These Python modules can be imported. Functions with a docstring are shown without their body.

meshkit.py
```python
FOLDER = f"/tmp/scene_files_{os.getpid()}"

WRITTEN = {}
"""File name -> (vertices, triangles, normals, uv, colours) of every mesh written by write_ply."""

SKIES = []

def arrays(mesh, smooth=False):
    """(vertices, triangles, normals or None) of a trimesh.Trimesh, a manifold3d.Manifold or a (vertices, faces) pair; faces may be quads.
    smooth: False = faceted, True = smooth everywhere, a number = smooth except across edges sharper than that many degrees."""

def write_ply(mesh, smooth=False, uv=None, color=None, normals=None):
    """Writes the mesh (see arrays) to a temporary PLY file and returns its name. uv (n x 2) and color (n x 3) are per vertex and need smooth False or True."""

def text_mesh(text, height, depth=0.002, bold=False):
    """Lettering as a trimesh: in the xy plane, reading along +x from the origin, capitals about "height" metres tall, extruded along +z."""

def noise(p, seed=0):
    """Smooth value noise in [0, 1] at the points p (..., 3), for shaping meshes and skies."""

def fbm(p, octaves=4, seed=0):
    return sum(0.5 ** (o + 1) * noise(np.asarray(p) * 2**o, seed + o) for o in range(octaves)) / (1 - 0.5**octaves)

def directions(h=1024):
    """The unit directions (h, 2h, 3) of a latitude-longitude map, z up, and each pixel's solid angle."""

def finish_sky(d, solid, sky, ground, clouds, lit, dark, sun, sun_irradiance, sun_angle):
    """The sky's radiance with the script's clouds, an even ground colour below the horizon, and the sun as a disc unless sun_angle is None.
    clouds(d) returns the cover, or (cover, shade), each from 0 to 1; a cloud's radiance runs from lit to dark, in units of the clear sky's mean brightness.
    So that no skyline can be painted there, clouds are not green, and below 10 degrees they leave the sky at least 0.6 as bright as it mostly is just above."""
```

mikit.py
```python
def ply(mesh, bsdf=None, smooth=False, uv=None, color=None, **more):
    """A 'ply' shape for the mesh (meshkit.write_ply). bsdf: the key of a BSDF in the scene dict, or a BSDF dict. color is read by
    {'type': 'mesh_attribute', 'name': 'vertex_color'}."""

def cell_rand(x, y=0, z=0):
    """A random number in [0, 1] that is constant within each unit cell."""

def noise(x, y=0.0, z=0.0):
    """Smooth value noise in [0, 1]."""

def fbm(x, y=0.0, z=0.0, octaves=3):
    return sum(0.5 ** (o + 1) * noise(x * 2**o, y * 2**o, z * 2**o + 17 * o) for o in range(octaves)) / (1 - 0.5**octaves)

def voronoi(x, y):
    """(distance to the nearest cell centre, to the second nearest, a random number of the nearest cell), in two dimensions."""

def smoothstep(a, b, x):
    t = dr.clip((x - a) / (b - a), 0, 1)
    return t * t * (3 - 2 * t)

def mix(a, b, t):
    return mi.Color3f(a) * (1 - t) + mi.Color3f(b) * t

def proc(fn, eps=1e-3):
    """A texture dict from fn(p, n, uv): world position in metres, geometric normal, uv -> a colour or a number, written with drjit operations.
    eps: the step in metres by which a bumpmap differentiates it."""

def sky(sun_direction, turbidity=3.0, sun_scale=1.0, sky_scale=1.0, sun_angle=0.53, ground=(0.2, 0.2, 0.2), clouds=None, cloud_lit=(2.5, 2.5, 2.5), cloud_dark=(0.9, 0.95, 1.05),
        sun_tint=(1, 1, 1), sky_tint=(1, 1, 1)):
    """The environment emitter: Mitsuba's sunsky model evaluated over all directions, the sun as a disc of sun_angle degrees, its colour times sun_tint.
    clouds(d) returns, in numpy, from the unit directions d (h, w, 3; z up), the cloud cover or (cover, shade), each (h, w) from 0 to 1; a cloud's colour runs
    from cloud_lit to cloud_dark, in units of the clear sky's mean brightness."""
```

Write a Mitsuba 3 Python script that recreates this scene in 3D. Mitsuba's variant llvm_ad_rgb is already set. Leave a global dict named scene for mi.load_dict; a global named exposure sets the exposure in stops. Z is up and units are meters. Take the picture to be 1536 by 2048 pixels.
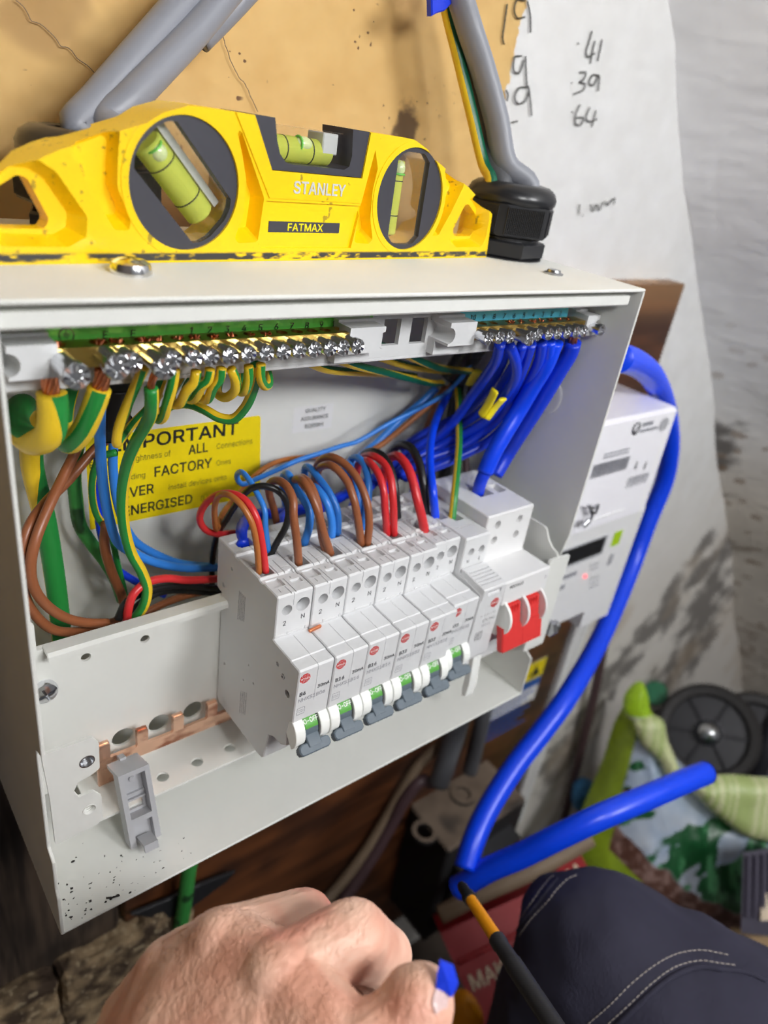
import math, random
import numpy as np, trimesh, shapely, shapely.geometry as sg, shapely.ops as so
import manifold3d as m3
import drjit as dr
import mitsuba as mi
import mikit, meshkit
from mikit import proc, noise, fbm, smoothstep, mix

random.seed(7); rng = np.random.default_rng(7)
T = mi.ScalarTransform4f
scene = {'type': 'scene'}
labels = {}

# ------------------------------------------------------------------ camera, light, exposure
EYE = np.array([-40.266, -192.21, 303.451])                      # millimetres; x along the wall, y into the wall, z up
ROT = np.array([[0.7753017699, -0.6151671086, 0.1430964502],
                [-0.1953122110, -0.4489784513, -0.8719354853],
                [0.6006332540, 0.6480646409, -0.4682434361]])
FOCAL = 1440.306                                                  # pixels of a 1536 x 2048 frame
scene['camera'] = {'type': 'thinlens', 'fov': 2 * math.degrees(math.atan(768 / FOCAL)), 'fov_axis': 'x',
                   'aperture_radius': 0.0016, 'focus_distance': 0.285, 'near_clip': 0.01, 'far_clip': 20.0,
                   'to_world': T().look_at(origin=(EYE / 1000).tolist(), target=((EYE + 100 * ROT[2]) / 1000).tolist(), up=(-ROT[1]).tolist())}
exposure = -0.22
scene['room_light'] = {'type': 'constant', 'radiance': {'type': 'rgb', 'value': [0.165, 0.165, 0.168]}}
for key, pos, r, rgb, lb in (('head_lamp', (0.085, -0.42, 0.47), 0.05, [63, 63, 62.5], 'small round head lamp above the photographer'),
                             ('work_lamp', (0.42, -0.85, 0.64), 0.13, [38.5, 38.5, 38.8], 'round work lamp under the sloping ceiling at the right')):
    scene[key] = {'type': 'sphere', 'center': list(pos), 'radius': r, 'emitter': {'type': 'area', 'radiance': {'type': 'rgb', 'value': rgb}}}
    labels[key] = {'label': lb, 'category': 'lamp'}

H, W, D = 253.5, 282.0, 115.0                                     # the enclosure
WOODY, WALLY = 116.0, 134.0


def ray(px, py):
    return ROT.T @ np.array([(px - 768) / FOCAL, (py - 1024) / FOCAL, 1.0])


def at(px, py, Y=None, X=None, Z=None):
    """A point of the plane x, y or z = const that lies on the sight line of a pixel of the photograph."""
    d = ray(px, py)
    for i, v in ((0, X), (1, Y), (2, Z)):
        if v is not None:
            return EYE + (v - EYE[i]) / d[i] * d


def deep(px, py, d):
    return EYE + ray(px, py) * d


# ------------------------------------------------------------------ materials
def mat(name, rgb, rough=0.5, metallic=0.0, spec=0.5, bump=None, bscale=None, **kw):
    col = rgb if isinstance(rgb, dict) else {'type': 'rgb', 'value': list(rgb)}
    b = {'type': 'principled', 'base_color': col, 'roughness': rough, 'metallic': metallic, 'specular': spec, **kw}
    if bump is not None:
        b = {'type': 'bumpmap', 'tex': bump, 'scale': bscale, 'bsdf': b}
    scene[name] = {'type': 'twosided', 'bsdf': b}
    return name


def lin(r, g, b):
    return [((c / 255 + 0.055) / 1.055) ** 2.4 if c > 10 else c / 255 / 12.92 for c in (r, g, b)]


WALLMAT = {}


def setup_materials():
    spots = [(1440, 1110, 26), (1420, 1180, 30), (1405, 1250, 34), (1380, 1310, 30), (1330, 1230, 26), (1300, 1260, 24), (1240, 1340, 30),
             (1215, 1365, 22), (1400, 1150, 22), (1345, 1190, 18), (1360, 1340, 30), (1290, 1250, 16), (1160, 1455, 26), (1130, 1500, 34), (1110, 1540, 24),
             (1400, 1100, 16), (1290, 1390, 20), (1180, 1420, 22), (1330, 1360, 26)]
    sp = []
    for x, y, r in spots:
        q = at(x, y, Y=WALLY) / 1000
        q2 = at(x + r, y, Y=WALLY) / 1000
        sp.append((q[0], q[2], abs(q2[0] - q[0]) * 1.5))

    def plaster(p, n, uv):
        f = fbm(p.x * 60, p.z * 60, 3.0, 4)
        edge = p.x - 0.303 + 0.016 * (noise(p.z * 45, 1.5) - 0.5) + 0.006 * (fbm(p.z * 200, p.x * 200, 1.0, 3) - 0.5) - 0.06 * (p.z - 0.33)
        t = smoothstep(-0.0006, 0.0006, edge)
        t = dr.select(p.z < 0.0, 1.0, t)
        och = mix(lin(222, 186, 122), lin(206, 166, 102), f)
        och = mix(och, lin(150, 112, 66), 0.55 * smoothstep(0.62, 0.8, fbm(p.x * 18, p.z * 22, 9.0, 4)))
        # the dirty patch left of the cables
        g = dr.exp(-(dr.square((p.x - 0.234) / 0.011) + dr.square((p.z - 0.300) / 0.022)))
        och = mix(och, lin(84, 62, 44), 0.9 * smoothstep(0.40, 0.62, g * 0.75 + 0.45 * fbm(p.x * 160, p.z * 160, 5.0, 4) - 0.18))
        och = mix(och, lin(110, 78, 48), smoothstep(0.88, 0.94, noise(p.x * 420, p.z * 420, 4.0)) * smoothstep(0.66, 0.76, noise(p.x * 60, p.z * 60, 8.0)))
        wht = mix(lin(226, 226, 225), lin(214, 213, 210), f)
        low = smoothstep(0.08, -0.22, p.z) * smoothstep(0.35, 0.6, p.x)
        wht = mix(wht, lin(212, 206, 198), 0.85 * low)
        m = mi.Float(0)
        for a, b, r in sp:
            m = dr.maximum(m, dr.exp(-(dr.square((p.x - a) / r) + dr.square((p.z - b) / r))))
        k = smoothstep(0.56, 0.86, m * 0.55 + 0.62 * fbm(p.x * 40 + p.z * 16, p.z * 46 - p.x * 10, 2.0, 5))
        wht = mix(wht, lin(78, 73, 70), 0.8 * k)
        tan = smoothstep(0.45, 0.7, fbm(p.x * 12, p.z * 12, 6.0, 4)) * smoothstep(0.1, -0.1, p.z)
        wht = mix(wht, lin(170, 150, 124), 0.4 * tan)
        return mix(och, wht, t)

    def relief(p, n, uv):
        return 0.7 * fbm(p.x * 30, p.y * 30, p.z * 30, 3) + 0.3 * noise(p.x * 190, p.y * 190, p.z * 190)
    mat('plaster', proc(plaster), 0.7, bump=proc(relief, 2e-3), bscale=0.0025)

    def rough_plaster(p, n, uv):
        f = fbm(p.x * 30, p.y * 30, p.z * 30, 4)
        c = mix(lin(232, 232, 232), lin(216, 215, 214), f)
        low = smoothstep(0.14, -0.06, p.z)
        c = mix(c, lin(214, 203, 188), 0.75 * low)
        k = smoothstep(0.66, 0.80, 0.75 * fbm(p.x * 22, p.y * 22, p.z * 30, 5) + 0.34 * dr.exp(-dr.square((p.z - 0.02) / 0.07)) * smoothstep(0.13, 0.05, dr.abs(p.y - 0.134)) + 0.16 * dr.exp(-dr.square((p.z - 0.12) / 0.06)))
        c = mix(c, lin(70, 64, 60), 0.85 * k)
        rust = smoothstep(0.70, 0.78, noise(p.x * 70, p.y * 70, p.z * 90)) * smoothstep(0.25, 0.05, p.z)
        return mix(c, lin(120, 92, 62), 0.6 * rust)

    def trowel(p, n, uv):
        a = p.x * 0.7 + p.z * 0.4
        return 0.6 * fbm(p.x * 30 + 3 * noise(p.y * 40), p.y * 14, p.z * 26, 4) + 0.4 * noise(p.x * 160 + p.y * 90, p.y * 60, p.z * 160)
    mat('rough_plaster', proc(rough_plaster), 0.6, bump=proc(trowel, 2e-3), bscale=0.0022)

    def board(p, n, uv):
        g = fbm(p.x * 7 + 2.5 * noise(p.x * 10, p.z * 2.5), p.z * 60, p.y * 60, 4)
        c = mix(lin(98, 57, 32), lin(64, 37, 23), smoothstep(0.3, 0.7, g))
        d = smoothstep(0.50, 0.72, fbm(p.x * 14, p.z * 14, 7.0, 4))
        c = mix(c, lin(46, 30, 24), 0.6 * d)
        w = smoothstep(0.19, 0.225, p.z)
        return mix(c, lin(168, 128, 84), 0.4 * w + 0.8 * smoothstep(0.1172, 0.1185, p.y) * smoothstep(0.5, 0.6, fbm(p.x * 60, p.z * 60, p.y * 60, 3)))
    mat('board_wood', proc(board), 0.42, bump=proc(lambda p, n, uv: fbm(p.x * 20, p.z * 120, p.y * 100, 3), 1e-3), bscale=0.0008)

    def dark_timber(p, n, uv):
        g = fbm(p.x * 150, p.y * 150, p.z * 12, 4)
        c = mix(lin(84, 70, 58), lin(38, 30, 26), smoothstep(0.3, 0.7, g))
        return mix(c, lin(24, 20, 18), 0.6 * smoothstep(0.5, 0.7, fbm(p.x * 25, p.y * 25, p.z * 25, 3)))
    mat('dark_timber', proc(dark_timber), 0.7, bump=proc(lambda p, n, uv: fbm(p.x * 150, p.y * 150, p.z * 14, 3), 1e-3), bscale=0.003)

    def stone(p, n, uv):
        g = fbm(p.x * 90, p.y * 90, p.z * 90, 5)
        c = mix(lin(150, 128, 98), lin(62, 48, 36), smoothstep(0.3, 0.68, g))
        return mix(c, lin(190, 172, 140), 0.5 * smoothstep(0.70, 0.8, noise(p.x * 330, p.y * 330, p.z * 330)))
    mat('sandstone', proc(stone), 0.9, bump=proc(lambda p, n, uv: fbm(p.x * 120, p.y * 120, p.z * 120, 4), 1e-3), bscale=0.006)
    mat('floor_dirt', proc(lambda p, n, uv: mix(lin(70, 60, 52), lin(30, 26, 24), fbm(p.x * 25, p.y * 25, 1.0, 5))), 0.9)

    # sheet steel of the enclosure, powder coated
    def paint(p, n, uv):
        c = mix(lin(220, 221, 217), lin(215, 216, 211), fbm(p.x * 40, p.y * 40, p.z * 40, 3))
        return c
    mat('steel_paint', proc(paint), 0.62, spec=0.25, bump=proc(lambda p, n, uv: noise(p.x * 2200, p.y * 2200, p.z * 2200), 1e-4), bscale=0.00004)
    mat('grey_plastic', lin(205, 206, 207), 0.42)
    mat('white_plastic', lin(222, 222, 222), 0.4, spec=0.35)
    mat('meter_plastic', lin(236, 235, 240), 0.35)
    mat('case_plastic', lin(214, 215, 216), 0.45, spec=0.35)
    mat('deep_plastic', lin(60, 62, 66), 0.6)
    mat('clip_grey', lin(168, 169, 173), 0.4)
    mat('toggle_grey', lin(92, 104, 114), 0.45)
    mat('toggle_black', lin(34, 38, 42), 0.5)
    mat('on_green', lin(86, 160, 64), 0.4)
    mat('strip_green', lin(100, 214, 76), 0.4)
    mat('strip_blue', lin(96, 204, 232), 0.4)
    mat('switch_red', lin(214, 56, 54), 0.4)
    mat('logo_red', lin(196, 52, 52), 0.5)
    mat('ink', lin(52, 52, 58), 0.6)
    mat('ink_faint', lin(140, 141, 148), 0.6)
    mat('ink_black', lin(22, 22, 22), 0.5)
    mat('print_white', lin(238, 240, 236), 0.5)
    mat('brass', lin(206, 172, 92), 0.26, metallic=1.0)
    mat('chrome', lin(222, 224, 228), 0.16, metallic=1.0)
    mat('zinc', lin(176, 178, 182), 0.28, metallic=1.0)
    mat('copper', lin(226, 140, 100), 0.28, metallic=1.0)
    mat('copper_bar', proc(lambda p, n, uv: mix(lin(246, 200, 172), lin(170, 112, 90), smoothstep(0.48, 0.75, fbm(p.x * 90, p.y * 60, p.z * 140, 4)))), 0.3, metallic=1.0)
    mat('dark_metal', lin(48, 46, 46), 0.4, metallic=0.6)
    # insulation
    mat('pvc_yellow', lin(226, 190, 40), 0.36)
    mat('pvc_green', lin(36, 132, 58), 0.36)
    mat('pvc_green_dark', lin(12, 92, 66), 0.36)
    mat('pvc_old_green', proc(lambda p, n, uv: mix(lin(52, 132, 60), lin(28, 66, 34), smoothstep(0.62, 0.78, fbm(p.x * 130, p.y * 130, p.z * 70, 4)))), 0.5)
    mat('pvc_old_yellow', proc(lambda p, n, uv: mix(lin(206, 168, 52), lin(110, 78, 30), smoothstep(0.55, 0.75, fbm(p.x * 150, p.y * 150, p.z * 90, 4)))), 0.5)
    mat('pvc_blue', lin(52, 130, 222), 0.34)
    mat('pvc_brown', lin(142, 84, 52), 0.36)
    mat('pvc_tan', lin(172, 102, 48), 0.36)
    mat('pvc_red', lin(206, 46, 50), 0.34)
    mat('pvc_black', lin(26, 27, 29), 0.34)
    mat('pvc_navy', lin(16, 56, 206), 0.34)
    mat('tail_blue', lin(8, 68, 236), 0.32)
    mat('pvc_grey', lin(136, 139, 148), 0.42)
    mat('pvc_grey_dark', lin(84, 86, 90), 0.5)
    mat('sheath_old', lin(126, 108, 88), 0.6)
    mat('sheath_brown', lin(78, 58, 62), 0.5)
    mat('gland_black', lin(34, 35, 38), 0.3)
    mat('label_yellow', lin(238, 214, 10), 0.4)
    mat('tape_yellow', lin(240, 222, 30), 0.4)

    # the spirit level
    def cast(p, n, uv):
        c = mix(lin(246, 208, 12), lin(236, 194, 8), fbm(p.x * 60, p.y * 60, p.z * 60, 3))
        chip = smoothstep(0.66, 0.70, fbm(p.x * 420, p.z * 420, p.y * 420, 3) * 0.6 + 0.4 * fbm(p.x * 60, p.z * 60, p.y * 60, 3)) 
        c = mix(c, lin(120, 104, 40), 0.7 * chip)
        h = p.z * 1000 - 253.5
        wear = smoothstep(0.35, 0.6, fbm(p.x * 260, p.z * 700, p.y * 200, 4) + 0.25 * noise(p.x * 30, 3.0))
        band = smoothstep(0.5, 0.9, h) * smoothstep(3.6, 2.6, h)
        return mix(c, lin(52, 52, 54), band * wear)
    mat('cast_yellow', proc(cast), 0.28, clearcoat=0.3, clearcoat_gloss=0.8)
    mat('cast_recess', proc(lambda p, n, uv: mix(lin(246, 212, 44), lin(198, 168, 120), 0.75 * smoothstep(0.55, 0.72, fbm(p.x * 110, p.z * 110, p.y * 110, 4)))), 0.35)
    mat('bezel_black', lin(58, 58, 66), 0.42)
    mat('vial_liquid', lin(208, 222, 60), 0.15, spec_trans=0.0)
    mat('acrylic_edge', lin(196, 198, 196), 0.2)
    scene['vial_glow'] = {'type': 'principledthin', 'base_color': {'type': 'rgb', 'value': lin(240, 250, 120)}, 'roughness': 0.2, 'diff_trans': 0.8, 'spec_trans': 0.2, 'eta': 1.3}
    scene['acrylic'] = {'type': 'thindielectric', 'int_ior': 1.3}
    mat('bubble_pale', lin(206, 220, 160), 0.08, clearcoat=1.0)
    mat('bubble_edge', lin(110, 200, 80), 0.2)

    # person
    def skin(p, n, uv):
        f = fbm(p.x * 60, p.y * 60, p.z * 60, 4)
        c = mix(lin(230, 186, 164), lin(212, 154, 132), smoothstep(0.3, 0.7, f))
        c = mix(c, lin(234, 200, 178), 0.6 * smoothstep(0.55, 0.75, fbm(p.x * 35, p.y * 35, p.z * 35 + 5, 3)))
        return mix(c, lin(204, 118, 102), 0.65 * smoothstep(0.55, 0.8, fbm(p.x * 42 + 9, p.y * 42, p.z * 42, 4)))

    def pores(p, n, uv):
        return 0.6 * fbm(p.x * 420, p.y * 420, p.z * 420, 3) + 0.4 * noise(p.x * 1300, p.y * 1300, p.z * 1300)
    mat('skin', proc(skin), 0.48, bump=proc(pores, 2e-4), bscale=0.0007, sheen=0.3)
    mat('nail', lin(200, 172, 168), 0.3)
    mat('tape_blue', lin(28, 60, 214), 0.3)
    mat('denim', proc(lambda p, n, uv: mix(lin(48, 47, 66), lin(37, 36, 52), fbm(p.x * 40, p.y * 40, p.z * 40, 4))), 0.85,
        bump=proc(lambda p, n, uv: fbm(p.x * 900, p.y * 900, p.z * 900, 2), 2e-4), bscale=0.0004, sheen=0.6)
    mat('stitch', lin(176, 166, 160), 0.7)
    mat('rod_black', lin(40, 40, 42), 0.4)
    mat('rod_orange', lin(240, 156, 20), 0.4)
    # things on the floor
    mat('rubber', lin(44, 42, 42), 0.6)
    mat('wheel_plastic', lin(34, 34, 40), 0.5)
    mat('bottle_green', lin(24, 112, 74), 0.45)
    mat('box_red', lin(150, 24, 30), 0.55)
    mat('card_cream', lin(214, 196, 170), 0.6)
    mat('cloth_blue', lin(50, 110, 160), 0.6)
    mat('crate_navy', lin(62, 58, 74), 0.6)
    mat('tan_wood', lin(180, 150, 112), 0.6)


setup_materials()

# ------------------------------------------------------------------ helpers
USED = set()


def uniq(key):
    if key not in USED:
        USED.add(key)
        return key
    i = 1
    while f'{key}_{i:03d}' in USED:
        i += 1
    USED.add(f'{key}_{i:03d}')
    return f'{key}_{i:03d}'


def thing(name, label, cat, group=None):
    key = uniq(name)
    labels[key] = {'label': label, 'category': cat}
    if group:
        labels[key]['group'] = group
    return key


def tri(m):
    """Any mesh here (trimesh, manifold or list of them) as one trimesh."""
    if isinstance(m, (list, tuple)):
        return trimesh.util.concatenate([tri(x) for x in m])
    if hasattr(m, 'to_mesh'):
        q = m.to_mesh()
        return trimesh.Trimesh(np.asarray(q.vert_properties)[:, :3], np.asarray(q.tri_verts), process=False)
    return m


def add(key, mesh, material, smooth=False, label=None, kind=None, **kw):
    """One entry of the scene from a mesh in millimetres."""
    m = tri(mesh).copy()
    m.apply_scale(0.001)
    key = uniq(key)
    scene[key] = mikit.ply(m, material, smooth=smooth, **kw)
    if label or kind:
        d = labels.setdefault(key, {})
        if label: d['label'] = label
        if kind: d['kind'] = kind
    return key


def part(parent, name, mesh, material, smooth=False, **kw):
    return add(f'{parent}__{name}', mesh, material, smooth, **kw)


def single(name, mesh, material, label, cat, group=None, smooth=False):
    k = add(name, mesh, material, smooth)
    labels[k] = {'label': label, 'category': cat}
    if group: labels[k]['group'] = group
    return k


def cbox(x0, x1, y0, y1, z0, z1, c=0.4):
    """A box with chamfered edges."""
    c = min(c, 0.45 * min(x1 - x0, y1 - y0, z1 - z0))
    P = []
    for x, sx in ((x0, 1), (x1, -1)):
        for y, sy in ((y0, 1), (y1, -1)):
            for z, sz in ((z0, 1), (z1, -1)):
                P += [(x, y + sy * c, z + sz * c), (x + sx * c, y, z + sz * c), (x + sx * c, y + sy * c, z)]
    return trimesh.convex.convex_hull(np.array(P))


def mbox(x0, x1, y0, y1, z0, z1):
    return m3.Manifold.cube([x1 - x0, y1 - y0, z1 - z0]).translate([x0, y0, z0])


def mcyl(a, b, r0, r1=None, n=32):
    """A manifold cylinder or cone from a to b."""
    a, b = np.asarray(a, float), np.asarray(b, float)
    L = np.linalg.norm(b - a)
    F = frame_z((b - a) / L)
    return m3.Manifold.cylinder(L, r0, r0 if r1 is None else r1, n).transform(np.hstack([F, a[:, None]]).tolist())


def frame_z(d):
    d = np.asarray(d, float) / np.linalg.norm(d)
    a = np.cross(d, [0, 0, 1.0] if abs(d[2]) < 0.9 else [1.0, 0, 0])
    a /= np.linalg.norm(a)
    return np.stack([a, np.cross(d, a), d], 1)


def ring_poly(pts):
    a = np.asarray(pts, float)
    s = np.roll(a, -1, 0)
    return a if (a[:, 0] * s[:, 1] - s[:, 0] * a[:, 1]).sum() > 0 else a[::-1]


def inset(p, c):
    """Each corner of a simple polygon moved inwards by c."""
    e0, e1 = p - np.roll(p, 1, 0), np.roll(p, -1, 0) - p
    e0 /= np.linalg.norm(e0, axis=1, keepdims=True) + 1e-12
    e1 /= np.linalg.norm(e1, axis=1, keepdims=True) + 1e-12
    n0, n1 = np.stack([-e0[:, 1], e0[:, 0]], 1), np.stack([-e1[:, 1], e1[:, 0]], 1)
    b = n0 + n1
    b /= np.maximum((b * n0).sum(1, keepdims=True), 0.35)
    return p + b * c


AX = {'z': np.eye(3), 'x': np.array([[0, 0, 1.0], [1, 0, 0], [0, 1, 0]]), 'y': np.array([[1.0, 0, 0], [0, 0, -1], [0, 1, 0]])}


def loft(polys, hs, axis='z'):
    """Rings of equal length stacked at heights hs, capped. axis x: polygon in (y, z); y: polygon in (x, z), heights along -y; z: polygon in (x, y)."""
    n = len(polys[0])
    V = np.vstack([np.hstack([p, np.full((n, 1), h)]) for p, h in zip(polys, hs)])
    F, i = [], np.arange(n)
    for k in range(len(polys) - 1):
        a, b = k * n + i, k * n + (i + 1) % n
        F += [np.stack([a, b, b + n], 1), np.stack([a, b + n, a + n], 1)]
    import mapbox_earcut
    cap = mapbox_earcut.triangulate_float64(polys[0], np.array([n])).reshape(-1, 3)
    cap2 = mapbox_earcut.triangulate_float64(polys[-1], np.array([n])).reshape(-1, 3)

    def area(p, c):
        q = p[c]
        return ((q[:, 1, 0] - q[:, 0, 0]) * (q[:, 2, 1] - q[:, 0, 1]) - (q[:, 2, 0] - q[:, 0, 0]) * (q[:, 1, 1] - q[:, 0, 1])).sum()
    if area(polys[0], cap) > 0: cap = cap[:, ::-1]
    if area(polys[-1], cap2) < 0: cap2 = cap2[:, ::-1]
    F += [cap, cap2 + (len(polys) - 1) * n]
    m = trimesh.Trimesh(V @ AX[axis].T, np.vstack(F), process=False)
    if m.volume < 0: m.invert()
    return m


def extr(pts, a, b, axis='z', c=0.0):
    """A polygon extruded along an axis from a to b with chamfers c at both ends."""
    p = ring_poly(pts)
    if c:
        q = inset(p, c)
        return loft([q, p, p, q], [a, a + c, b - c, b], axis)
    return loft([p, p], [a, b], axis)


def man(m):
    m = tri(m)
    m = trimesh.Trimesh(m.vertices, m.faces, process=True)
    return m3.Manifold(m3.Mesh(np.asarray(m.vertices, np.float32), np.asarray(m.faces, np.uint32)))


def shape2d(poly, a, b, axis='z'):
    """A shapely polygon (holes and all) extruded along an axis."""
    out = []
    for g in getattr(poly, 'geoms', [poly]):
        if g.is_empty or g.geom_type != 'Polygon': continue
        m = trimesh.creation.extrude_polygon(g, b - a, engine='earcut')
        m.vertices[:, 2] += a
        m.vertices[:] = m.vertices @ AX[axis].T
        if m.volume < 0: m.invert()
        out.append(m)
    return trimesh.util.concatenate(out)


def spline(P, step=None, n=None):
    """Centripetal Catmull-Rom through the points."""
    P = np.asarray(P, float)
    if len(P) == 2: return np.linspace(P[0], P[1], n or 2)
    P = np.vstack([2 * P[0] - P[1], P, 2 * P[-1] - P[-2]])
    out = []
    for i in range(1, len(P) - 2):
        p0, p1, p2, p3 = P[i - 1:i + 3]
        t = np.cumsum([0] + [max(np.linalg.norm(b - a), 1e-6) ** 0.5 for a, b in ((p0, p1), (p1, p2), (p2, p3))])
        k = max(3, int(np.linalg.norm(p2 - p1) / (step or 2.0)))
        for s in np.linspace(t[1], t[2], k, endpoint=False):
            def l(a, b, ta, tb): return a * (tb - s) / (tb - ta) + b * (s - ta) / (tb - ta)
            a1, a2, a3 = l(p0, p1, t[0], t[1]), l(p1, p2, t[1], t[2]), l(p2, p3, t[2], t[3])
            out.append(l(l(a1, a2, t[0], t[2]), l(a2, a3, t[1], t[3]), t[1], t[2]))
    out.append(P[-2])
    return np.array(out)


def frames(C):
    t = np.gradient(C, axis=0)
    t /= np.linalg.norm(t, axis=1, keepdims=True) + 1e-12
    a = np.cross(t[0], [0, 0, 1.0] if abs(t[0][2]) < 0.9 else [1.0, 0, 0])
    A = []
    for k in range(len(C)):
        a = a - t[k] * (a @ t[k])
        a /= np.linalg.norm(a) + 1e-12
        A.append(a)
    A = np.array(A)
    return t, A, np.cross(t, A)


def tube(C, r, sides=12, flat=1.0, sector=None, roll=0.0, cap=True):
    """A tube along the curve C. flat squashes one axis; sector=(from, to) in degrees gives only that strip of its skin."""
    C = np.asarray(C, float)
    r = np.broadcast_to(r, (len(C),))
    t, A, B = frames(C)
    roll = np.broadcast_to(roll, (len(C),))
    if sector is None:
        ang = np.arange(sides) * 2 * np.pi / sides
    else:
        ang = np.radians(np.linspace(sector[0], sector[1], max(4, int(sides * (sector[1] - sector[0]) / 360) + 1)))
    th = ang[None, :] + np.radians(roll)[:, None]
    V = C[:, None] + r[:, None, None] * (np.cos(th)[..., None] * A[:, None] + flat * np.sin(th)[..., None] * B[:, None])
    n, k = len(ang), len(C)
    F = []
    m = n if sector is None else n - 1
    i, j = np.meshgrid(np.arange(k - 1), np.arange(m), indexing='ij')
    a, b = i * n + j, i * n + (j + 1) % n
    F += [np.stack([a, b, b + n], -1).reshape(-1, 3), np.stack([a, b + n, a + n], -1).reshape(-1, 3)]
    V = V.reshape(-1, 3)
    if cap and sector is None:
        V = np.vstack([V, C[0], C[-1]])
        q = np.arange(n)
        F += [np.stack([(q + 1) % n, q, np.full(n, n * k)], 1), np.stack([(k - 1) * n + q, (k - 1) * n + (q + 1) % n, np.full(n, n * k + 1)], 1)]
    return trimesh.Trimesh(V, np.vstack(F), process=False)


def lathe(prof, a, d, n=40):
    """A profile of (radius, height) turned about the axis from a along d."""
    prof = np.asarray(prof, float)
    prof[:, 0] = np.maximum(prof[:, 0], 0)
    m = trimesh.creation.revolve(prof, sections=n)
    if m.volume < 0: m.invert()
    F = frame_z(d)
    m.vertices[:] = m.vertices @ F.T + np.asarray(a, float)
    return m


def text(s, h, o, ux, uz, depth=0.06, bold=False, center=False, shear=0.0, stretch=1.0):
    """Lettering h mm tall from o, reading along ux, upright along uz, proud along ux x uz."""
    m = meshkit.text_mesh(s, h, depth, bold)
    v = m.vertices.copy()
    v[:, 0] *= stretch
    v[:, 0] += shear * v[:, 1]
    if center: v[:, 0] -= (v[:, 0].min() + v[:, 0].max()) / 2
    ux, uz = np.asarray(ux, float), np.asarray(uz, float)
    B = np.stack([ux, uz, np.cross(ux, uz)], 1)
    return trimesh.Trimesh(v @ B.T + np.asarray(o, float), m.faces, process=False)


UX, UZ = (1, 0, 0), (0, 0, 1)
def P3(L):
    """A path of (pixel x, pixel y, depth into the wall) as points."""
    return [at(x, y, Y=d) for x, y, d in L]

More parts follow.
